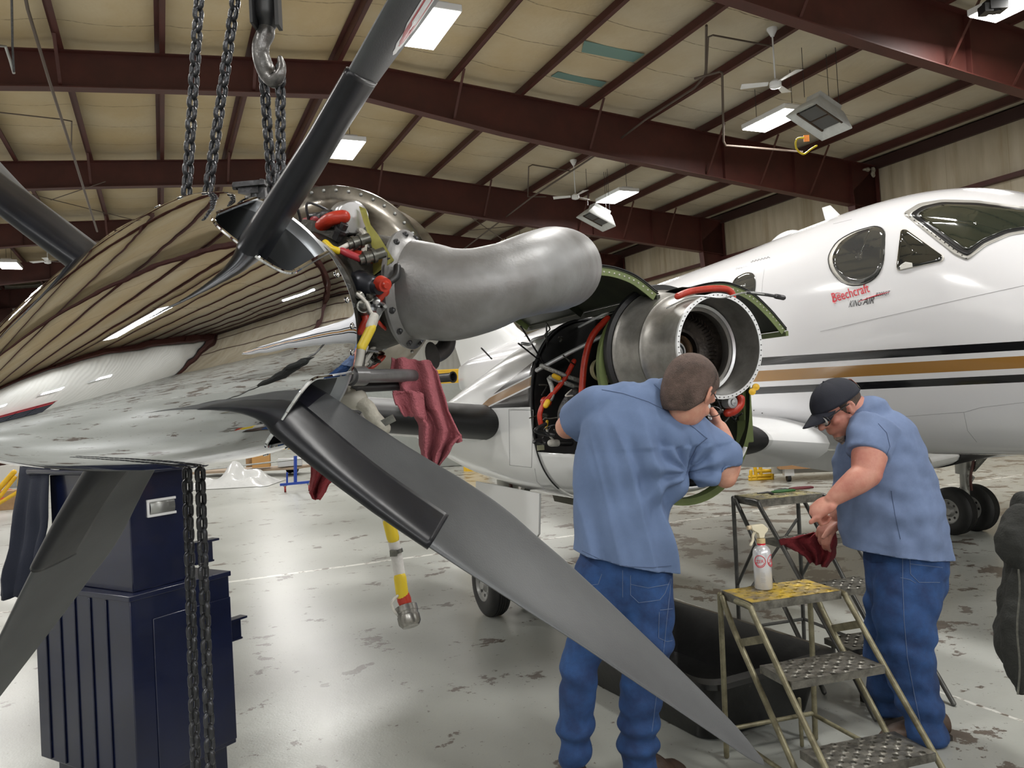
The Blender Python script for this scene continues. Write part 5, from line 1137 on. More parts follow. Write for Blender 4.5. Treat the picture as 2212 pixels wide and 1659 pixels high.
for pts in ([(1897, 915), (1915, 935), (1922, 965), (1912, 990)], [(1925, 1060), (1933, 1110), (1945, 1165)]): stitch(SB2, pts, 'seam', DSEAM, sh2, .0013)
mb = MB(); cn = (PT(1840, 880, 3.8)-PT(1866, 902, 3.81)).normalized(); cc = PT(1868, 901, 3.81); rows = []
for h, rr in ((-.010, .095), (.012, .086), (.030, .082), (.026, .090), (.006, .102), (-.018, .112)): rows.append(MB().ring(cc+cn*h, cn, rr, 36, (0, 0, 1), rr*.92)); rows[-1].append(rows[-1][0])
mb.grid(rows); build(mb, 'collar', SHIRT2, sh2, solid=.003)
b = MB()
limb(b, [(1954, 1185, 3.80), (1958, 1230, 3.8), (1955, 1275, 3.8)], [84, 86, 78], [.18, .18, .16], N=40)
limb(b, [(1968, 1220, 3.74), (1955, 1310, 3.69), (1958, 1400, 3.66), (1975, 1480, 3.65), (1992, 1540, 3.63), (2002, 1588, 3.62)], [74, 68, 60, 50, 46, 40], [.12, .11, .10, .09, .085, .075])
limb(b, [(1938, 1220, 3.90), (1925, 1310, 3.92), (1915, 1400, 3.94), (1916, 1470, 3.90), (1922, 1520, 3.92)], [62, 56, 48, 42, 36], [.11, .10, .09, .08, .07])
je2 = build(b, 'jeans', JEANM, P2); remesh(je2, .008, 6)
def foldk(p, n):
    v = .008*wr(p, Vector((1, 0, 0)), Vector((0, 0, 1)), 9, 5, 14)+.004*noise.noise(p*22); low = max(0, (.35-p.z)/.35); return v+.014*low*math.sin(p.z*52+5*noise.noise(p*4))+.008*math.exp(-((p.z-.5)/.16)**2)*math.sin(p.z*38+p.x*18+4*noise.noise(p*5))
displace(je2, foldk)
JB2 = bvh_of(je2)
for pts in ([(1950, 1180), (1950, 1260), (1953, 1340), (1960, 1420), (1975, 1500), (1990, 1570)], [(1965, 1200), (1967, 1240), (1985, 1258), (2030, 1258)], [(1965, 1218), (2036, 1226)], [(1945, 1248), (1965, 1252), (1978, 1260)]): stitch(JB2, pts, 'denim_stitching', THREAD, je2, .0015)
BOOT2 = mat('tan_leather_shoe', (.075, .045, .030), .55, var=.35, vscale=20, bump=.15, bscale=60); 
for hz, tz in ((FL(2046, 1592), FL(1903, 1606)), (FL(1960, 1520), FL(1858, 1512))): up, so = MB(), MB(); boot(up, so, hz, tz, .054, .12); bo = build(up, 'leather_shoe', BOOT2, P2); build(so, 'shoe_sole', SOLEM, bo)
# ---------------------------------------------------------------- blue steel cabinet under the spinner
NAVY = mat('glossy_navy_paint', (.005, .009, .036), .26, coat=.3, var=.3, vscale=5, bump=.02, bscale=20)
NAVYC = mat('navy_cloth', (.010, .014, .030), .85, bump=.2, bscale=200)
cA = Vector((-1.64, 3.33, 0)); cU = Vector((.52, .85, 0)).normalized(); cW = Vector((-.89, .455, 0)).normalized(); cW = (cW-cU*cW.dot(cU)).normalized()
cab = thing('storage_cabinet', cA+cU*.25+cW*.37, 'glossy navy blue two tier steel cabinet under the silver spinner', 'cabinet')
def cbox(mb, a0, a1, b0, b1, z0, z1, k=None):
    c = cA+cU*((a0+a1)/2)+cW*((b0+b1)/2)+Vector((0, 0, (z0+z1)/2)); mb.box(c, (a1-a0, b1-b0, z1-z0), Matrix((cU, cW, Vector((0, 0, 1)))).transposed(), k)
mb = MB(); cbox(mb, 0, .50, 0, .74, .12, .915); lo_ = build(mb, 'lower_body', NAVY, cab, bevel=.004)
mb = MB(); cbox(mb, -.006, .51, -.006, .75, .895, .918); build(mb, 'lower_rim', NAVY, lo_, bevel=.003)
mb = MB(); cbox(mb, .07, .46, .02, .72, .0, .12); build(mb, 'base', NAVY, lo_)
for b0 in (.16, .28, .40, .52, .64): mb = MB(); cbox(mb, -.008, 0, b0, b0+.016, .13, .89); build(mb, 'pressed_rib', NAVY, lo_, bevel=.003)
mb = MB(); cbox(mb, .10, .50, -.006, .0, .14, .80); build(mb, 'side_panel', NAVY, lo_, bevel=.003)
mb = MB(); cbox(mb, .05, .34, .05, .66, .918, 1.42); up_ = build(mb, 'upper_body', NAVY, cab, bevel=.004)
mb = MB(); cbox(mb, .0, .40, -.04, .78, 1.42, 1.455); build(mb, 'top_lid', NAVY, up_, bevel=.015)
hd = PT(357, 1095, 3.52)
mb = MB(); o_ = cA+cW*.048
def CU(a, z, d=0): return cA+cU*a+cW*(.05-d)+Vector((0, 0, z))
for a0, a1, z0, z1 in ((.13, .27, 1.29, 1.30), (.13, .27, 1.225, 1.235)): mb.box(CU((a0+a1)/2, (z0+z1)/2+.0, .004), (a1-a0, .012, .012), Matrix((cU, cW, Vector((0, 0, 1)))).transposed())
mb.box(CU(.135, 1.262, .004), (.01, .010, .07), Matrix((cU, cW, Vector((0, 0, 1)))).transposed()); build(mb, 'recessed_handle_frame', WHITEP, up_, bevel=.002)
rows = [[CU(a, 1.262+.028*math.cos(t_), .003-.010*math.sin(t_)*0) + cW*(-.002-.010*math.sin(t_)) for a in (.14, .26)] for t_ in [math.pi*i/10 for i in range(11)]]
mb = MB(); mb.grid(rows); build(mb, 'handle_cup', STEEL, up_, solid=.002)
for z, a in ((1.02, .36), (.62, .5)):
    mb = MB(); R_ = Matrix((cU, cW, Vector((0, 0, 1)))).transposed(); p = cA+cU*(a+.05)+cW*(.06)+Vector((0, 0, z))
    mb.box(p, (.10, .012, .09), R_); mb.box(p+Vector((0, 0, .05))+cU*.01, (.13, .05, .010), R_); mb.box(p-Vector((0, 0, .045)), (.10, .03, .008), R_); build(mb, 'side_bracket', NAVY, up_ if z > .9 else lo_)
rows = []
for i in range(14):
    t_ = i/13; row = []
    for j in range(18):
        q = j/17; p = cA+cU*(.02-.03*math.sin(q*17)*t_-.05*t_)+cW*(.60+.25*q+.17*t_*q)+Vector((0, 0, 1.47-.62*t_-.02*math.sin(q*9)*t_)); row.append(p+Vector((noise.noise(p*6), noise.noise(p*5), 0))*.04*t_)
    rows.append(row)
mb = MB(); mb.grid(rows); cov = build(mb, 'cloth_cover', NAVYC, solid=.004); tag(cov, 'dark navy cloth draped over the left side of the blue cabinet', 'cloth')
# ---------------------------------------------------------------- rolling steps
STEPY = mat('worn_yellow_step_paint', (.62, .42, .03), .5, .1, var=1, vscale=13, bump=.15, bscale=50, var_col=(.16, .14, .11), detail=6)
STEPG = mat('olive_worn_tube', (.27, .25, .16), .42, .35, var=.6, vscale=16, bump=.1, bscale=60, var_col=(.13, .115, .07))
STEPD = mat('grey_painted_tube', (.12, .12, .115), .38, .5, var=.4, vscale=12); TREAD = mat('perforated_steel_tread', (.24, .23, .20), .42, .55, var=.6, vscale=20, bump=.1, bscale=60)
HOLE = mat('tread_hole_shadow', (.02, .018, .015), .8)
def tread(par, o, W, D, w, d, z, m, name, lip=.03):
    R_ = Matrix((W, D, Vector((0, 0, 1)))).transposed(); W = Vector(W); D = Vector(D)
    nx, ny = 14, 7; vs = []; fs = []; mb = MB()
    # plate with real punched holes: each cell is a square ring round an opening
    cw, cd = w/nx, d/ny
    for i in range(nx):
        for j in range(ny):
            c = o+W*(cw*(i+.5))+D*(cd*(j+.5))+Vector((0, 0, z)); cr = [c+W*(sx*cw/2)+D*(sy*cd/2) for sx, sy in ((-1, -1), (1, -1), (1, 1), (-1, 1))]
            if (i+j) % 2 == 0 and 0 < i < nx-1:
                n = 8; rr = min(cw, cd)*.40; up = .004 if (i//2+j) % 2 == 0 else -.003
                inner = [c+W*(rr*math.cos(-2.356+2*math.pi*q/n))+D*(rr*math.sin(-2.356+2*math.pi*q/n))+Vector((0, 0, up)) for q in range(n)]
                mids = []
                for q in range(4): mids += [cr[q], (cr[q]+cr[(q+1) % 4])/2]
                b0 = len(vs); vs += mids+inner+[p-Vector((0, 0, .008)) for p in inner]
                for q in range(8): fs.append((b0+q, b0+(q+1) % 8, b0+8+(q+1) % 8, b0+8+q)); fs.append((b0+8+q, b0+8+(q+1) % 8, b0+16+(q+1) % 8, b0+16+q))
            else: b0 = len(vs); vs += cr; fs.append((b0, b0+1, b0+2, b0+3))
    mb.add(vs, fs, False); t_ = build(mb, name, m, par)
    mb = MB(); c = o+W*(w/2)+Vector((0, 0, z-lip/2-.001))
    mb.box(c+D*d, (w, .004, lip), R_); mb.box(c, (w, .004, lip), R_); mb.box(c+D*(d/2)-W*(w/2), (.004, d, lip), R_); mb.box(c+D*(d/2)+W*(w/2), (.004, d, lip), R_)
    build(mb, 'tread_lip', TREAD, t_); return t_
o1 = FL(1625, 1302, .75); o1.z = 0; W1 = Vector((.961, .276, 0)).normalized(); DD1 = Vector((W1.y, -W1.x, 0)); w1_ = .435
stp = thing('rolling_steps', o1+W1*.2, 'three step rolling stand with worn yellow top platform in the foreground', 'step stand')
tread(stp, o1-DD1*.24, W1, DD1, w1_, .24, .75, STEPY, 'top_platform', .035); tread(stp, o1+DD1*.03, W1, DD1, w1_, .21, .50, TREAD, 'step_tread'); tread(stp, o1+DD1*.27, W1, DD1, w1_, .21, .25, TREAD, 'step_tread')
Zv = Vector((0, 0, 1))
def rail(par, pts, m, r=.0125, name='rail'): mb = MB(); mb.tube(spl(pts, 6), r, 12, dome=True); return build(mb, name, m, par)
for s in (0, w1_):
    e = -.014 if s == 0 else .014; b_ = o1+W1*(s+e)
    rail(stp, [b_-DD1*.10+Zv*.735, b_-DD1*.0+Zv*.735, b_+DD1*.035+Zv*.70, b_+DD1*.24+Zv*.47, b_+DD1*.48+Zv*.21, b_+DD1*.66+Zv*.013], STEPG)
    rail(stp, [b_-DD1*.215+Zv*.725, b_-DD1*.13+Zv*.60, b_+DD1*.03+Zv*.42, b_+DD1*.28+Zv*.14, b_+DD1*.40+Zv*.013], STEPG)
    rail(stp, [b_-DD1*.235+Zv*.735, b_-DD1*.245+Zv*.36, b_-DD1*.26+Zv*.013], STEPG, name='rear_leg')
    mb = MB(); mb.beam(b_-DD1*.09+Zv*.56, b_+DD1*.10+Zv*.63, .004, .032, up=tuple(Zv)); build(mb, 'gusset', STEPG, stp)
    rail(stp, [b_-DD1*.25+Zv*.12, b_+DD1*.28+Zv*.13], STEPG, .010, 'lower_brace')
rail(stp, [o1-DD1*.255+Zv*.13, o1-DD1*.255+W1*w1_+Zv*.13], STEPG, .010, 'cross_bar')
rail(stp, [o1-DD1*.22+W1*(w1_*.8)+Zv*.013, o1-DD1*.22+W1*(w1_*.8)+Zv*.22], STEPG, .009, 'foot_spring')
o2 = Vector((1.43, 4.75, 0)); W2n = Vector((.961, .276, 0)).normalized(); D2 = Vector((W2n.y, -W2n.x, 0))
st2 = thing('rolling_steps', o2+D2*.3, 'taller grey rolling steps behind the yellow ones with pliers on top', 'step stand')
w2_ = .44
tread(st2, o2-D2*.27, W2n, D2, w2_, .27, .975, mat('chipped_yellow_tread', (.42, .36, .14), .5, .3, var=1, vscale=17, var_col=(.20, .19, .17)), 'top_platform', .045)
for k in range(1, 4): tread(st2, o2+D2*(.03+.25*(k-1)), W2n, D2, w2_, .22, .975-.225*k, TREAD, 'step_tread')
for s in (0, w2_):
    b_ = o2+W2n*(s+(-.014 if s == 0 else .014))
    rail(st2, [b_-D2*.12+Zv*.96, b_-D2*.0+Zv*.96, b_+D2*.04+Zv*.92, b_+D2*.26+Zv*.70, b_+D2*.50+Zv*.45, b_+D2*.74+Zv*.20, b_+D2*.90+Zv*.013], STEPD, .013)
    rail(st2, [b_-D2*.24+Zv*.95, b_-D2*.10+Zv*.78, b_+D2*.10+Zv*.52, b_+D2*.32+Zv*.26, b_+D2*.52+Zv*.013], STEPD, .013)
    rail(st2, [b_-D2*.265+Zv*.96, b_-D2*.275+Zv*.5, b_-D2*.29+Zv*.013], STEPD, .013, 'rear_leg')
    rail(st2, [b_-D2*.27+Zv*.42, b_-D2*.05+Zv*.70], STEPD, .010, 'diagonal_brace')
    rail(st2, [b_-D2*.28+Zv*.14, b_+D2*.40+Zv*.14], STEPD, .010, 'lower_brace')
rail(st2, [o2-D2*.27+Zv*.30, o2-D2*.27+W2n*w2_+Zv*.78], STEPD, .009, 'cross_brace')
rail(st2, [o2-D2*.28+Zv*.14, o2-D2*.28+W2n*w2_+Zv*.14], STEPD, .010, 'cross_bar')
mb = MB(); c = o2+D2*.2+W2n*.3+Zv*.037; mb.lathe(c, W2n, [(-.012, 0), (-.012, .035), (.012, .035), (.012, 0)], 20); mb.cyl(c, c+Zv*.15, .012, None, 10); build(mb, 'caster', STEPD, st2)
# tools lying on the far platform
def pliers(c, dr, col, label, name='pliers'):
    c = Vector(c); dr = Vector(dr).normalized(); sd = Vector((-dr.y, dr.x, 0)); rt_ = thing(name, c, label, 'pliers')
    mb = MB(); mb.tube([c+dr*.10+sd*.004+Zv*.008, c+dr*.03+Zv*.009, c], [.003, .007, .010], 8, dome=True); mb.tube([c+dr*.10-sd*.004+Zv*.008, c+dr*.03-sd*.003+Zv*.009, c], [.003, .007, .010], 8, dome=True); build(mb, 'jaws', DKSTEEL, rt_)
    for s in (-1, 1): mb = MB(); mb.tube(spl([c+Zv*.009, c-dr*.04+sd*s*.018+Zv*.009, c-dr*.11+sd*s*.017+Zv*.009, c-dr*.15+sd*s*.010+Zv*.009], 4), .0075, 8, dome=True); build(mb, 'handle', col, rt_)
GRNH = mat('green_grip', (.03, .12, .03), .4); MRH = mat('maroon_grip', (.12, .012, .02), .4)
zt = .983
p = FL(1668, 1066, zt); p.z = zt; pliers(p, (-1, -.25, 0), GRNH, 'long nose pliers with green handles lying on the far platform'); p = FL(1706, 1059, zt); p.z = zt; pliers(p, (-1, -.15, 0), MRH, 'tool with dark red handles beside the green pliers')
# spray bottle
bz = FL(1650, 1272, .752); bz.z = .755
bt = thing('spray_bottle', bz, 'white spray bottle with cream trigger head on the yellow platform', 'bottle')
BOTM = mat('white_aluminium_bottle', (.66, .67, .70), .25, .3, coat=.4); CREAM = mat('cream_plastic', (.72, .66, .50), .4)
mb = MB(); mb.lathe(bz, Zv, [(0, 0), (0, .036), (.004, .039), (.155, .039), (.172, .036), (.185, .026), (.190, .018), (.198, .016), (.198, 0)], 40); bo_ = build(mb, 'bottle_body', BOTM, bt)
mb = MB(); mb.lathe(bz+Zv*.192, Zv, [(0, .0), (0, .0185), (.008, .0185), (.008, .0)], 24); build(mb, 'red_neck_ring', REDL, bt)
mb = MB(); mb.lathe(bz+Zv*.200, Zv, [(0, 0), (0, .019), (.018, .019), (.020, .014), (.022, 0)], 24); build(mb, 'ribbed_collar', mat('tan_collar', (.60, .47, .25), .45), bt)
nx_ = Vector((-.97, -.24, 0)).normalized(); sx = Vector((-nx_.y, nx_.x, 0))
mb = MB()
def prof(pts, w): mb.poly([bz+nx_*a+Zv*h for a, h in pts], sx, w)
prof([(-.012, .222), (.012, .222), (.016, .245), (.045, .262), (.048, .282), (-.010, .284), (-.034, .262), (-.030, .250), (-.018, .240)], .024); hd_ = build(mb, 'trigger_head', CREAM, bt, bevel=.003)
mb = MB(); mb.tube(spl([bz+nx_*.018+Zv*.258, bz+nx_*.036+Zv*.240, bz+nx_*.040+Zv*.215, bz+nx_*.052+Zv*.196], 5), .006, 8, dome=True); build(mb, 'trigger', CREAM, hd_)
mb = MB(); mb.cyl(bz+nx_*.046+Zv*.272, bz+nx_*.062+Zv*.272, .0095, None, 12); build(mb, 'nozzle', mat('nozzle_tan', (.62, .50, .33), .4), hd_)
def on_bottle(a, h, off=.0008): d_ = Vector((math.sin(a), -math.cos(a), 0)); return bz+d_*(.039+off)+Zv*h
mb = MB()
for ca in (-.55, .95):
    mb.tube([on_bottle(ca+.62*math.cos(t_), .125+.026*math.sin(t_)) for t_ in [2*math.pi*q/30 for q in range(30)]], .0016, 5, loop=True); mb.tube([on_bottle(ca+.50*math.cos(t_), .125+.020*math.sin(t_)) for t_ in [lerp(3.4, 6.0, q/20) for q in range(21)]], .0014, 5)
build(mb, 'red_oval_print', REDL, bo_)
cu = bpy.data.curves.new('t', 'FONT'); cu.body = 'ZER'; cu.size = 1; ob = bpy.data.objects.new('t', cu); COL.objects.link(ob); bpy.context.view_layer.update(); me = bpy.data.meshes.new_from_object(ob.evaluated_get(bpy.context.evaluated_depsgraph_get())); bpy.data.objects.remove(ob)
for ca in (-.55, .95):
    mb = MB(); mb.add([on_bottle(ca+(v.co.x/1.75-.5)*.86, .117+v.co.y*.020+v.co.x*.002, .0012) for v in me.vertices], [tuple(q.vertices) for q in me.polygons], False); build(mb, 'red_lettering', REDL, bo_)
mb = MB()
for i in range(6): mb.tube([on_bottle(-.25-.3+.1*q, .075-.008*i, .0003) for q in range(6)], .0006, 4)
build(mb, 'small_print', SEAM, bo_)
# black tub on the floor
TUB = mat('black_polyethylene', (.010, .010, .010), .32, var=.4, vscale=10, bump=.1, bscale=25)
tc = Vector((.86, 4.40, 0)); tl_ = Vector((.46, -.885, 0)).normalized(); tw_ = Vector((tl_.y, -tl_.x, 0))*-1
def tubring(k, z, L=.66, Wd=.40, r=.10):
    out = []
    for sx_, sy_, a0 in ((1, 1, 0), (-1, 1, 90), (-1, -1, 180), (1, -1, 270)):
        for q in range(7): a = math.radians(a0+15*q); out.append(tc+tl_*(sx_*(L*k-r)+r*math.cos(a))+tw_*(sy_*(Wd*k-r)+r*math.sin(a))+Zv*z)
    return out
mb = MB(); mb.loft([tubring(.84, 0), tubring(.87, .01), tubring(.99, .30), tubring(1.05, .305), tubring(1.055, .29), tubring(1.07, .29), tubring(1.07, .315), tubring(.985, .32), tubring(.97, .30), tubring(.85, .025)], (True, True)); o = build(mb, 'drip_tub', TUB); tag(o, 'large black plastic tub on the floor behind the steps', 'tub')
# ---------------------------------------------------------------- red shop rags
RAG = mat('dusty_red_rag', (.34, .095, .115), .95, var=.35, vscale=10, bump=.5, bscale=260, var_col=(.25, .07, .085)); RAG2 = mat('bright_red_rag', (.30, .035, .045), .95, var=.35, vscale=14, bump=.5, bscale=260)
def rag(name, rows_px, d, amp, m, label, nfold=3.2, sub=14, dd=0, seed=0, th=.003):
    R = len(rows_px); rows = []
    for i in range((R-1)*5+1):
        q = i/5; k = min(int(q), R-2); f_ = q-k; y = lerp(rows_px[k][0], rows_px[k+1][0], f_); x0 = lerp(rows_px[k][1], rows_px[k+1][1], f_); x1 = lerp(rows_px[k][2], rows_px[k+1][2], f_); row = []
        for j in range(sub*3+1):
            t_ = j/(sub*3); fo = math.sin(t_*math.pi*2*nfold+seed+q*.45+1.6*noise.noise(Vector((t_*2, q*.4, seed))))
            row.append(PT(lerp(x0, x1, t_)+3*noise.noise(Vector((t_*6, q, seed+3))), y+rows_px[k][3]*(t_-.5)*2+5*noise.noise(Vector((t_*5, q*1.3, seed))), d+dd*q+amp*fo*min(1, .35+q*.25)))
        rows.append(row)
    mb = MB(); mb.grid(rows); o = build(mb, name, m, solid=th); return tag(o, label, 'rag', None)
rag('shop_rag', [(776, 846, 930, 4), (800, 844, 944, 4), (840, 850, 957, 6), (878, 870, 968, 10), (902, 892, 980, 12), (930, 905, 996, 8), (950, 906, 998, -10), (980, 912, 972, -6), (1008, 925, 952, 0)], 1.62, .016, RAG, 'dusty red rag hanging over the grey tube behind the spinner', 2.3)
rag('shop_rag', [(845, 848, 903, 0), (850, 848, 915, 0), (880, 858, 918, 6), (902, 872, 922, 6)], 1.60, .010, RAG, 'short frayed corner of red cloth hanging left of the larger red rag', 1.5, seed=4)
rag('shop_rag', [(995, 672, 740, 0), (1020, 672, 735, 0), (1045, 670, 712, 0), (1065, 669, 700, 0), (1078, 675, 692, 0)], 1.58, .012, RAG2, 'red rag hanging below the spinner behind the lower blade', 1.8, seed=2)
# rag lying over the second tread of the far steps
rows = []
rpx = [(1160, 1690, 1800), (1172, 1680, 1805), (1184, 1700, 1808), (1198, 1722, 1806), (1212, 1735, 1798), (1222, 1745, 1788)]
rag('shop_rag', [(1148, 1735, 1800, -10), (1160, 1682, 1806, -6), (1176, 1690, 1808, 0), (1192, 1720, 1806, 4), (1206, 1736, 1798, 4), (1220, 1750, 1786, 0)], 4.12, .030, RAG2, 'red rag crumpled over a grey step beside the capped worker', 2.6, seed=8, th=.004)
# ---------------------------------------------------------------- jacket at the right edge, on a stand outside the frame
jk = MB(); J = [(2222, 1085, 2.5), (2225, 1150, 2.5), (2215, 1230, 2.5), (2213, 1330, 2.5), (2216, 1400, 2.5), (2226, 1450, 2.5)]
limb(jk, J, [26, 52, 30, 44, 58, 40], [.06, .09, .10, .11, .10, .08]); limb(jk, [(2205, 1120, 2.44), (2185, 1165, 2.42), (2200, 1210, 2.43)], [28, 30, 22])
limb(jk, [(2222, 1150, 2.46), (2200, 1300, 2.44), (2192, 1400, 2.43), (2206, 1490, 2.44)], [16, 22, 30, 12])
jo = build(jk, 'work_jacket', mat('black_green_jacket', (.012, .013, .011), .85, bump=.3, bscale=160)); remesh(jo, .008, 5); displace(jo, lambda p, n: .012*noise.noise(p*14)+.005*noise.noise(p*40)); tag(jo, 'dark jacket with zip hanging at the right edge of the picture', 'jacket')
zm = MB(); zm.tube([PT(2200+3*math.sin(i), lerp(1230, 1500, i/10), 2.33) for i in range(11)], .003, 6); build(zm, 'zip', CONN, jo)
mb = MB(); q = PT(2290, 1200, 2.62); mb.cyl((q.x, q.y, .02), (q.x, q.y, 1.5), .018, None, 12); mb.cyl((q.x, q.y, 0), (q.x, q.y, .03), .22, .20, 32); mb.tube([(q.x, q.y, 1.42), PT(2222, 1095, 2.5)], .012, 8); o = build(mb, 'coat_stand', STEPD); tag(o, 'dark coat stand just outside the right edge holding the jacket', 'coat stand')
# ---------------------------------------------------------------- overhead things
Rh_ = Matrix((HV, HL, Zv)).transposed()
def hpt(px, py, z): d = ray(px, py); return d*((z-EYE)/d.z)+Vector((0, 0, EYE))
HOODM = mat('bright_sheet_metal', (.62, .64, .63), .45, .25, var=.15, vscale=6)
def heater(px, py, z, label, s=1.0):
    c = hpt(px, py, z); hx = thing('radiant_heater', c, label, 'heater'); d_ = (Vector((0, 0, 1.2))-c).normalized()
    til = Matrix.Rotation(math.radians(24), 3, HL) @ Rh_; M_ = Matrix.Translation(c) @ til.to_4x4() @ Matrix.Scale(s, 4)
    mb = MB(M_); N_ = [(-.42, -.32), (.42, -.32), (.42, .32), (-.42, .32)]; n2 = [(-.30, -.22), (.30, -.22), (.30, .22), (-.30, .22)]
    mb.loft([[(x, y, -.12) for x, y in N_], [(x*1.03, y*1.03, -.13) for x, y in N_], [(x*1.03, y*1.03, -.11) for x, y in N_], [(x, y, .12) for x, y in n2], [(x*.9, y*.9, .16) for x, y in n2]], (False, True), smooth=False)
    mb.box((0, 0, .22), (.5, .3, .12)); build(mb, 'reflector_hood', HOODM, hx)
    mb = MB(M_); mb.loft([[(x, y, -.118) for x, y in N_], [(x*.95, y*.95, -.02) for x, y in n2]], (False, False), smooth=False); build(mb, 'inner_reflector', HOODM, hx)
    mb = MB(M_); mb.box((-.145, 0, -.035), (.26, .40, .02)); build(mb, 'burner_tile', mat('burner_grey', (.09, .09, .09), .7), hx); mb = MB(M_); mb.box((.145, 0, -.035), (.26, .40, .02)); build(mb, 'burner_tile', mat('burner_grey', (.09, .09, .09), .7), hx)
    mb = MB(M_); mb.box((0, .215, -.04), (.6, .03, .04)); mb.box((0, -.215, -.04), (.6, .03, .04)); mb.box((0, 0, -.045), (.02, .44, .02)); build(mb, 'burner_frame', mat('rusty_frame', (.07, .045, .03), .6, .4), hx)
    for x, y in ((-.3, .15), (.3, .15), (.25, -.1)):
        a = M_ @ Vector((x, y, .25)); v_ = a.dot(HV); b2 = Vector((a.x, a.y, roof_z(v_)-.15)); mb = MB(); mb.tube([a, b2], .006, 6); build(mb, 'support_chain', DKSTEEL, hx)
    return hx, M_
h1, M1 = heater(1772, 250, 6.35, 'large square metal radiant heater hanging at the upper right', 1.05)
heater(1290, 470, 6.3, 'small far radiant heater hanging above the end of the grey exhaust pipe')
heater(1440, 600, 6.0, 'distant radiant heater seen just above the airplane roof line')
mb = MB(); c = hpt(1740, 300, 6.1); mb.tube(spl([hpt(1745, 298, 6.2), hpt(1722, 300, 6.1), hpt(1720, 320, 6.05), hpt(1735, 333, 6.0), hpt(1752, 322, 6.05), hpt(1764, 315, 6.1)], 6), .018, 10, dome=True); o = build(mb, 'gas_hose', mat('yellow_gas_hose', (.70, .55, .02), .4), h1)
mb = MB(); mb.box(hpt(1742, 299, 6.15), (.10, .02, .12)); build(mb, 'orange_tag', mat('orange_tag', (.75, .22, .02), .5), h1)
def fan(px, pyt, py, label, v_=None):
    d = ray(px, py); z = 7.0
    c = hpt(px, py, 6.75); f = thing('ceiling_fan', c, label, 'ceiling fan', 'white ceiling fans')
    v_ = c.dot(HV); top = Vector((c.x, c.y, roof_z(v_)-.12))
    mb = MB(); mb.cyl(c+Zv*.1, top, .014, None, 8); mb.lathe(top, -Zv, [(0, .09), (.03, .09), (.14, .03), (.14, 0)], 20); build(mb, 'down_rod', WHITEP, f)
    mb = MB(); mb.lathe(c, Zv, [(-.08, 0), (-.06, .08), (-.04, .10), (.03, .10), (.06, .07), (.1, 0)], 28); build(mb, 'motor_housing', WHITEP, f)
    for k in range(3):
        a = 2*math.pi*k/3+.5; d_ = HV*math.cos(a)+HL*math.sin(a); s_ = Zv.cross(d_); mb = MB(); rg = []
        for i in range(8):
            t_ = i/7; w = lerp(.05, .085, t_); cc = c+d_*(.12+.45*t_)+Zv*.02; rg.append([cc+s_*w+Zv*.012, cc-s_*w-Zv*.012, cc-s_*w-Zv*.018, cc+s_*w+Zv*.006])
        mb.loft(rg); build(mb, 'fan_blade', WHITEP, f)
fan(1675, 105, 182, 'white ceiling fan hanging left of the large radiant heater'); fan(1243, 375, 425, 'white ceiling fan above the bend of the grey exhaust pipe'); fan(103, 555, 565, 'small far ceiling fan at the left between spinner and blade')
# conduits and rods
def conduit(pts, r, label, m=None):
    mb = MB(); mb.tube([hpt(*p) for p in pts], r, 8); o = build(mb, 'ceiling_pipe', m or mat('dull_pipe%d' % len(bpy.data.materials), (.10, .075, .06), .5, .3)); return tag(o, label, 'pipe')
conduit([(1526, 55, 7.6), (1525, 150, 7.45), (1522, 165, 7.45), (1500, 190, 7.45), (1395, 258, 7.3), (1340, 300, 7.2), (1150, 425, 6.9), (940, 585, 6.9)], .022, 'long thin gas pipe running under the rafters towards the far end')
conduit([(1526, 160, 7.45), (1530, 80, 7.5), (1540, 76, 7.5), (1670, 100, 7.5)], .015, 'thin conduit with a right angle bend feeding the near ceiling fan')
conduit([(1500, 170, 7.3), (1555, 155, 7.3), (1560, 158, 7.3), (1563, 305, 6.7), (1568, 314, 6.7), (1700, 325, 6.6), (1735, 328, 6.5)], .022, 'thin pipe dropping from the roof to the large radiant heater')
conduit([(1180, 425, 7.2), (1140, 425, 7.2), (1142, 360, 7.2), (1150, 356, 7.2), (1235, 370, 7.2)], .015, 'thin conduit feeding the far ceiling fan')
conduit([(52, -20, 7.0), (60, 20, 7.0), (105, 170, 6.6), (155, 325, 6.4), (210, 500, 6.2)], .022, 'bent pipe running down past the left hand purlins')
conduit([(25, -20, 6.8), (27, 100, 6.6), (30, 155, 6.4)], .014, 'short rod hanging at the top left corner', DKSTEEL)
conduit([(-10, 98, 6.6), (12, 100, 6.6), (22, 130, 6.5), (30, 158, 6.4)], .02, 'small bent bracket at the top left corner', STEEL)
conduit([(0, 243, 7.2), (135, 258, 7.2), (155, 262, 7.2), (154, 330, 7.0)], .012, 'thin cable strung between purlins at the left')
conduit([(110, 432, 7.0), (228, 392, 7.1)], .010, 'thin cross bracing rod at the far left bay'); conduit([(20, 408, 7.0), (300, 478, 7.0)], .010, 'second thin bracing rod crossing the first at the left')
conduit([(975, 440, 7.2), (1090, 520, 7.0)], .012, 'diagonal bracing rod behind the exhaust pipe on the left'); conduit([(1010, 498, 7.0), (1250, 475, 7.0)], .012, 'nearly level bracing rod behind the exhaust pipe')
mb = MB(); c = hpt(2150, 12, 6.8); mb.box(c, (.25, .2, .16)); mb.cyl(c-Zv*.1, c+Zv*.25, .07, None, 12); mb.box(c+Vector((-.14, 0, -.05)), (.12, .18, .12)); mb.tube([c, Vector((c.x, c.y, roof_z(c.dot(HV))-.1))], .015, 6); o = build(mb, 'spotlight', BLACKP); tag(o, 'black spotlight under the beam in the top right corner', 'spotlight')
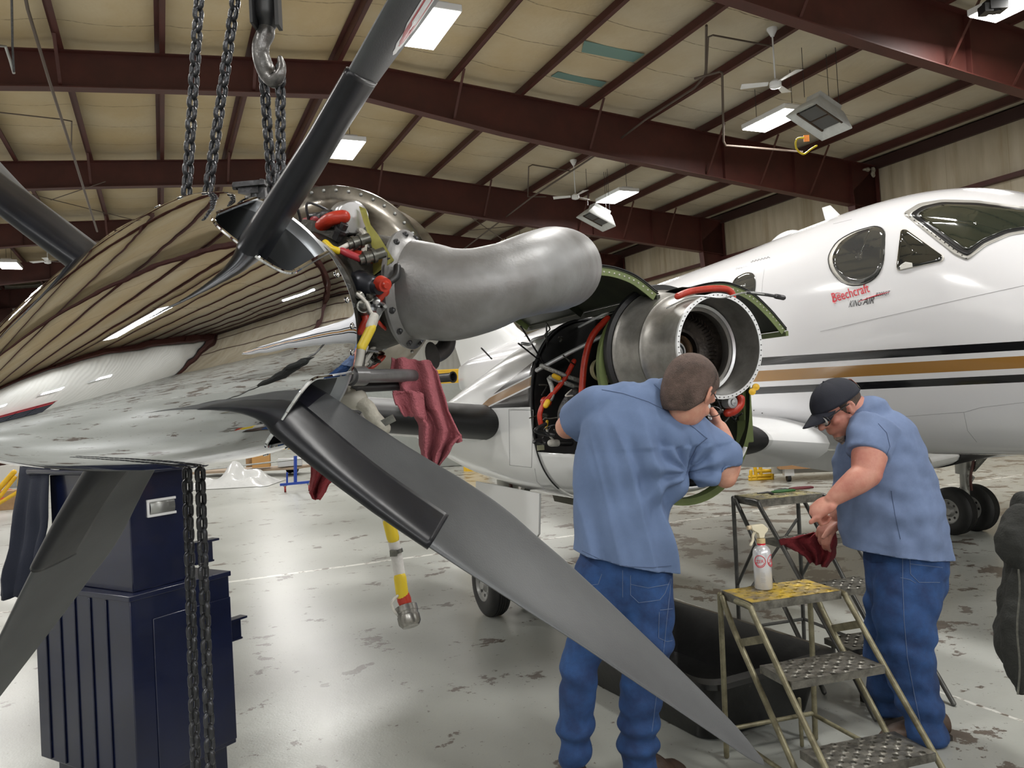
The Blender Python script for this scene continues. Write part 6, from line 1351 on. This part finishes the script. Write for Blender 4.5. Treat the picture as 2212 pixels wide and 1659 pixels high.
# torn insulation flaps
TORN = mat('torn_insulation', (.42, .38, .30), .9, var=.5, vscale=20, bump=.4, bscale=60)
mb = MB(); mb.ball(hpt(1886, 372, 6.9), (.05, .05, .14), 7); mb.ball(hpt(1872, 366, 6.95), (.10, .05, .04), 7); o = build(mb, 'insulation_scrap', TORN); displace(o, lambda p, n: .03*noise.noise(p*14)); tag(o, 'yellowish scrap of torn insulation at the top of the maroon column', 'insulation')
# wall far stain posts: black crack marks on the right wall are in the wall material
# ---------------------------------------------------------------- background equipment
CARD = mat('cardboard', (.36, .22, .11), .8, var=.2, vscale=6); BLUEP = mat('blue_enamel', (.012, .05, .32), .4); REDW = mat('red_caster', (.25, .02, .02), .5)
def gbox(name, px, py, w, d, h, m, label, cat, rot=0, lidcol=None):
    p = FL(px, py); mb = MB(); R_ = Matrix.Rotation(rot, 3, 'Z'); mb.box(p+Zv*h/2, (w, d, h), R_); o = build(mb, name, m, bevel=.006)
    if lidcol: mb = MB(); mb.box(p+Zv*(h+.004)-Vector((0, 0, 0)), (w*.12, d*1.001, .008), R_); mb.box(p+R_ @ Vector((0, -d/2-.003, h*.55)), (w*.3, .004, h*.25), R_); build(mb, 'tape', lidcol, o)
    return tag(o, label, cat)
gbox('cardboard_box', 15, 1100, .42, .4, .38, CARD, 'brown cardboard box with red sticker at the lower left edge', 'box', .2, mat('red_sticker', (.65, .06, .05), .5))
gbox('storage_crate', 60, 1050, .9, .5, .30, STEEL, 'low grey crate behind the cardboard box at the left edge', 'crate', .2); gbox('plastic_wrapped_stack', 30, 1045, .6, .4, .55, mat('wrapped_plastic', (.6, .58, .55), .3), 'plastic wrapped bundle behind the cardboard box at the left edge', 'bundle', .1)
ld = thing('yellow_ladder', FL(0, 1110), 'yellow tubular ladder frame leaning at the lower left edge', 'ladder')
for (a, b, r) in (((-60, 1120), (30, 1020), .03), ((-60, 1150), (32, 1032), .022), ((-40, 1110), (60, 1050), .022)):
    mb = MB(); mb.tube([PT(a[0], a[1], 9.0), PT(b[0], b[1], 9.0)], r, 10, dome=True); build(mb, 'ladder_tube', YELLOW, ld)
for x in (45, 55): mb = MB(); mb.tube([PT(x, 1022, 9.0), PT(x-3, 1050, 9.0)], .025, 8); build(mb, 'ladder_post', YELLOW, ld)
mb = MB(); mb.tube([PT(-60, 1150, 9.0), FL(-60, 1200)], .03, 8); build(mb, 'ladder_leg', YELLOW, ld)
# blue engine stand
bs = thing('engine_stand', FL(640, 1060), 'blue wheeled engine stand on the floor left of the lower blade', 'stand'); Dp = FL(640, 1062).y
def bp(x, y, d=None): return PT(x, y, d or Dp)
mb = MB(); mb.tube([bp(638, 985), bp(638, 1042)], .035, 4); build(mb, 'post', BLUEP, bs); mb = MB(); mb.tube([bp(620, 1020), bp(620, 1045)], .02, 4); build(mb, 'short_post', BLUEP, bs)
mb = MB(); mb.beam(bp(606, 1047), bp(668, 1041), .09, .05); build(mb, 'base_beam', BLUEP, bs)
for x, y in ((616, 1057), (668, 1050)):
    mb = MB(); c = bp(x, y); c.z = .065; mb.lathe(c, (1, .3, 0), [(-.02, 0), (-.02, .065), (.02, .065), (.02, 0)], 20); build(mb, 'caster', REDW, bs); mb = MB(); mb.box(c+Zv*.085, (.07, .07, .05)); build(mb, 'caster_fork', STEEL, bs)
# flat cart with pneumatic tyre and boxes behind
ct = thing('flat_cart', FL(590, 1032), 'low metal cart with a black pneumatic wheel loaded with boxes', 'cart'); Dc = FL(560, 1030).y; Dc2 = FL(636, 1022).y
mb = MB(); mb.beam(PT(440, 1019, Dc+1.5), PT(660, 1008, Dc), .9, .06); build(mb, 'deck', mat('cart_deck', (.33, .25, .18), .6), ct)
mb = MB(); mb.tube([PT(430, 1016, Dc-.6), PT(660, 990, Dc-.6)], .02, 8); build(mb, 'rail', STEEL, ct)
for x, y, r in ((637, 1010, .17), (626, 1008, .17)): mb = MB(); c = PT(x, y, Dc2); c.z = r; mb.lathe(c, (1, -.1, 0), [(-.06, r*.5), (-.06, r*.9), (0, r), (.06, r*.9), (.06, r*.5)], 28); tw = build(mb, 'wheel', BLACKR, ct); mb = MB(); mb.lathe(c, (1, -.1, 0), [(-.05, 0), (-.05, r*.5), (.05, r*.5), (.05, 0)], 20); build(mb, 'wheel_rim', WHITEP, tw)
for x in (534, 543): mb = MB(); c = FL(x, 1032); mb.lathe(c+Zv*.07, (1, .6, 0), [(-.02, 0), (-.02, .07), (.02, .07), (.02, 0)], 18); build(mb, 'caster', STEEL, ct)
def stuffbox(name, px, py, z0, w, d, h, m, label, cat, dep): p = PT(px, py, dep); p.z = z0; mb = MB(); mb.box(p+Zv*h/2, (w, d, h), Matrix.Rotation(.25, 3, 'Z')); return tag(build(mb, name, m, bevel=.006), label, cat)
zc_ = PT(560, 1012, Dc).z+.03
stuffbox('cardboard_box', 565, 1000, zc_, .45, .4, .38, mat('orange_carton', (.50, .27, .09), .7), 'orange brown carton on the low cart', 'box', Dc+.1); stuffbox('cardboard_box', 545, 1000, zc_, .30, .35, .30, CARD, 'smaller brown carton left of the orange one on the cart', 'box', Dc+.45)
stuffbox('metal_panel_stack', 627, 1000, zc_+.0, .6, .5, .20, ALUP, 'stack of grey metal panels at the right end of the cart', 'panels', Dc)
mb = MB(); a = PT(560, 985, Dc+.3); mb.beam(PT(566, 973, Dc+.4), PT(640, 967, Dc+.4), .3, .03); o = build(mb, 'yellow_plank', YELLOW); tag(o, 'yellow board lying on top of the cartons', 'board')
# plastic sheeted frame on the floor
pb = FL(470, 1055); mb = MB(); rows = []
for i in range(26):
    row = []
    for j in range(30): w_ = i/25; q = j/29; x = pb.x-.9+2.1*q; y = pb.y-.2+1.5*w_; e_ = math.sin(math.pi*w_)*math.sin(math.pi*q); row.append(Vector((x, y, .01+e_*(.16+.32*q)*(1+1.3*noise.noise(Vector((x*2.2, y*2.2, 1)))))))
    rows.append(row)
mb.grid(rows); o = build(mb, 'plastic_sheeting', mat('crumpled_clear_plastic', (.62, .63, .63), .2, bump=.8, bscale=12, spec=.9)); displace(o, lambda p, n: .04*noise.noise(p*6)*min(1, p.z*5)); tag(o, 'crumpled clear plastic sheeting lying on the floor beside the chain', 'plastic sheet')
# right: yellow tubular stand and grey dolly under the airplane
ys = thing('tube_stand', FL(1648, 1037), 'small yellow tubular stand on the floor under the wing', 'stand'); dY = FL(1648, 1037).y
for seg in (((1620, 1030), (1668, 1026)), ((1620, 1036), (1668, 1034)), ((1622, 1018), (1622, 1036)), ((1630, 1004), (1634, 1034)), ((1642, 1003), (1644, 1028)), ((1628, 1006), (1646, 1004)), ((1646, 1018), (1664, 1017)), ((1668, 1024), (1668, 1036)), ((1635, 1018), (1650, 1017))):
    mb = MB(); mb.tube([PT(*seg[0], dY), PT(*seg[1], dY)], .032, 8, dome=True); build(mb, 'stand_tube', YELLOW, ys)
dl = thing('equipment_dolly', FL(1740, 1040), 'grey wheeled dolly with wooden deck under the fuselage', 'dolly'); dD = FL(1703, 1040).y
mb = MB(); mb.beam(PT(1668, 1003, dD+.3), PT(1850, 998, dD+.3), .9, .10); build(mb, 'deck', mat('dolly_wood', (.40, .22, .10), .6), dl)
mb = MB(); mb.beam(PT(1668, 1014, dD+.1), PT(1850, 1008, dD+.1), .10, .14); build(mb, 'frame_rail', mat('dolly_grey', (.36, .36, .33), .45), dl)
for x in (1704, 1840): mb = MB(); c = FL(x, 1040-(x-1704)*.03); mb.box(c+Zv*.28, (.16, .12, .36)); build(mb, 'corner_leg', WHITEP, dl); mb = MB(); mb.lathe(c+Zv*.06, (1, 0, 0), [(-.03, 0), (-.03, .06), (.03, .06), (.03, 0)], 16); build(mb, 'caster', BLACKR, dl)
# far end of the hangar
dE = 30.0
def far_box(name, x0, y0, x1, d, m, label, cat, h=None, y1=None):
    a = PT(x0, y1 or y0, d); b_ = PT(x1, y1 or y0, d); top = PT(x0, y0, d).z; mb = MB(); mb.box(((a.x+b_.x)/2, d, top/2), (abs(b_.x-a.x), .6, top)); return tag(build(mb, name, m, bevel=.02), label, cat)
far_box('workbench', 760, 840, 1003, 21.0, mat('grey_crate_metal', (.30, .32, .31), .5, .4, bump=1, bscale=8), 'long grey metal clad bench near the far wall', 'bench')
far_box('yellow_cabinet', 945, 800, 1000, 22.5, YELLOW, 'yellow cabinet standing behind the grey bench', 'cabinet')
tb = FL(1010, 925); tb = PT(1012, 866, 19.5)
mb = MB(); c = PT(1020, 862, 19.2); mb.lathe((c.x, c.y, 0), (0, 0, 1), [(0, .0), (0, .30), (1.75, .30), (1.8, .2), (2.5, .05), (2.5, 0)], 20); o = build(mb, 'marker_cone', YELLOW); tag(o, 'tall yellow cone shaped marker near the far wall', 'cone')
for k in range(4): mb = MB(); mb.lathe((c.x, c.y, 0), (.15, 0, 1), [(1.75+k*.16, .28-k*.05), (1.80+k*.16, .27-k*.05)], 20); build(mb, 'black_stripe', BLACKP, o)
for i, (x0, x1, y0, col, nm) in enumerate(((770, 800, 830, (.35, .12, .05), 'red brown'), (806, 832, 832, (.14, .16, .06), 'olive'), (833, 848, 828, (.4, .05, .04), 'red'))):
    a = PT(x0, 838, 21.0); b_ = PT(x1, 838, 21.0); z0 = PT(760, 840, 21.0).z; z1 = PT(x0, y0, 21.0).z; mb = MB(); mb.box(((a.x+b_.x)/2, 21.0, (z0+z1)/2+.004), (b_.x-a.x, .4, z1-z0)); tag(build(mb, 'parts_box', mat('bin%d' % i, col, .6)), nm+' box standing on the far grey bench', 'box')
a = PT(965, 832, 21.0); mb = MB(); mb.lathe(a+Zv*.20, (1, -.8, .0), [(-.3, .12), (.2, .12), (.22, .15), (.25, .15), (.25, .11), (-.3, .11)], 20); o = build(mb, 'coiled_duct', BLACKP); tag(o, 'short black pipe piece lying on the far grey bench', 'pipe')
# red tool chest that shows only as a reflection in the spinner
tcx = HG(3.4, -2.6, 0); tch = thing('tool_chest', tcx, 'red and black tool chest mirrored in the right part of the spinner', 'tool chest'); M_ = Matrix.Translation(tcx) @ Rh_.to_4x4()
mb = MB(M_); mb.box((0, 0, .78), (2.2, .6, 1.3)); build(mb, 'chest_body', mat('chest_black', (.02, .02, .025), .3, coat=.3), tch, bevel=.01)
for r in range(6):
    for q in (-.7, .0, .7): mb = MB(M_); mb.box((q, .305, .25+r*.2), (.66, .02, .17)); dw = build(mb, 'drawer', mat('drawer_dark', (.03, .035, .06), .3) if r < 5 else REDL, tch); mb = MB(M_); mb.box((q, .32, .32+r*.2), (.62, .02, .015)); build(mb, 'drawer_pull', ALU, dw)
mb = MB(M_); mb.box((0, .0, 1.46), (2.22, .64, .06)); build(mb, 'red_top', REDL, tch)
for x in (-.9, .9): mb = MB(M_); mb.cyl((x, -.25, .08), (x, .25, .08), .08, None, 16); build(mb, 'caster', BLACKR, tch)
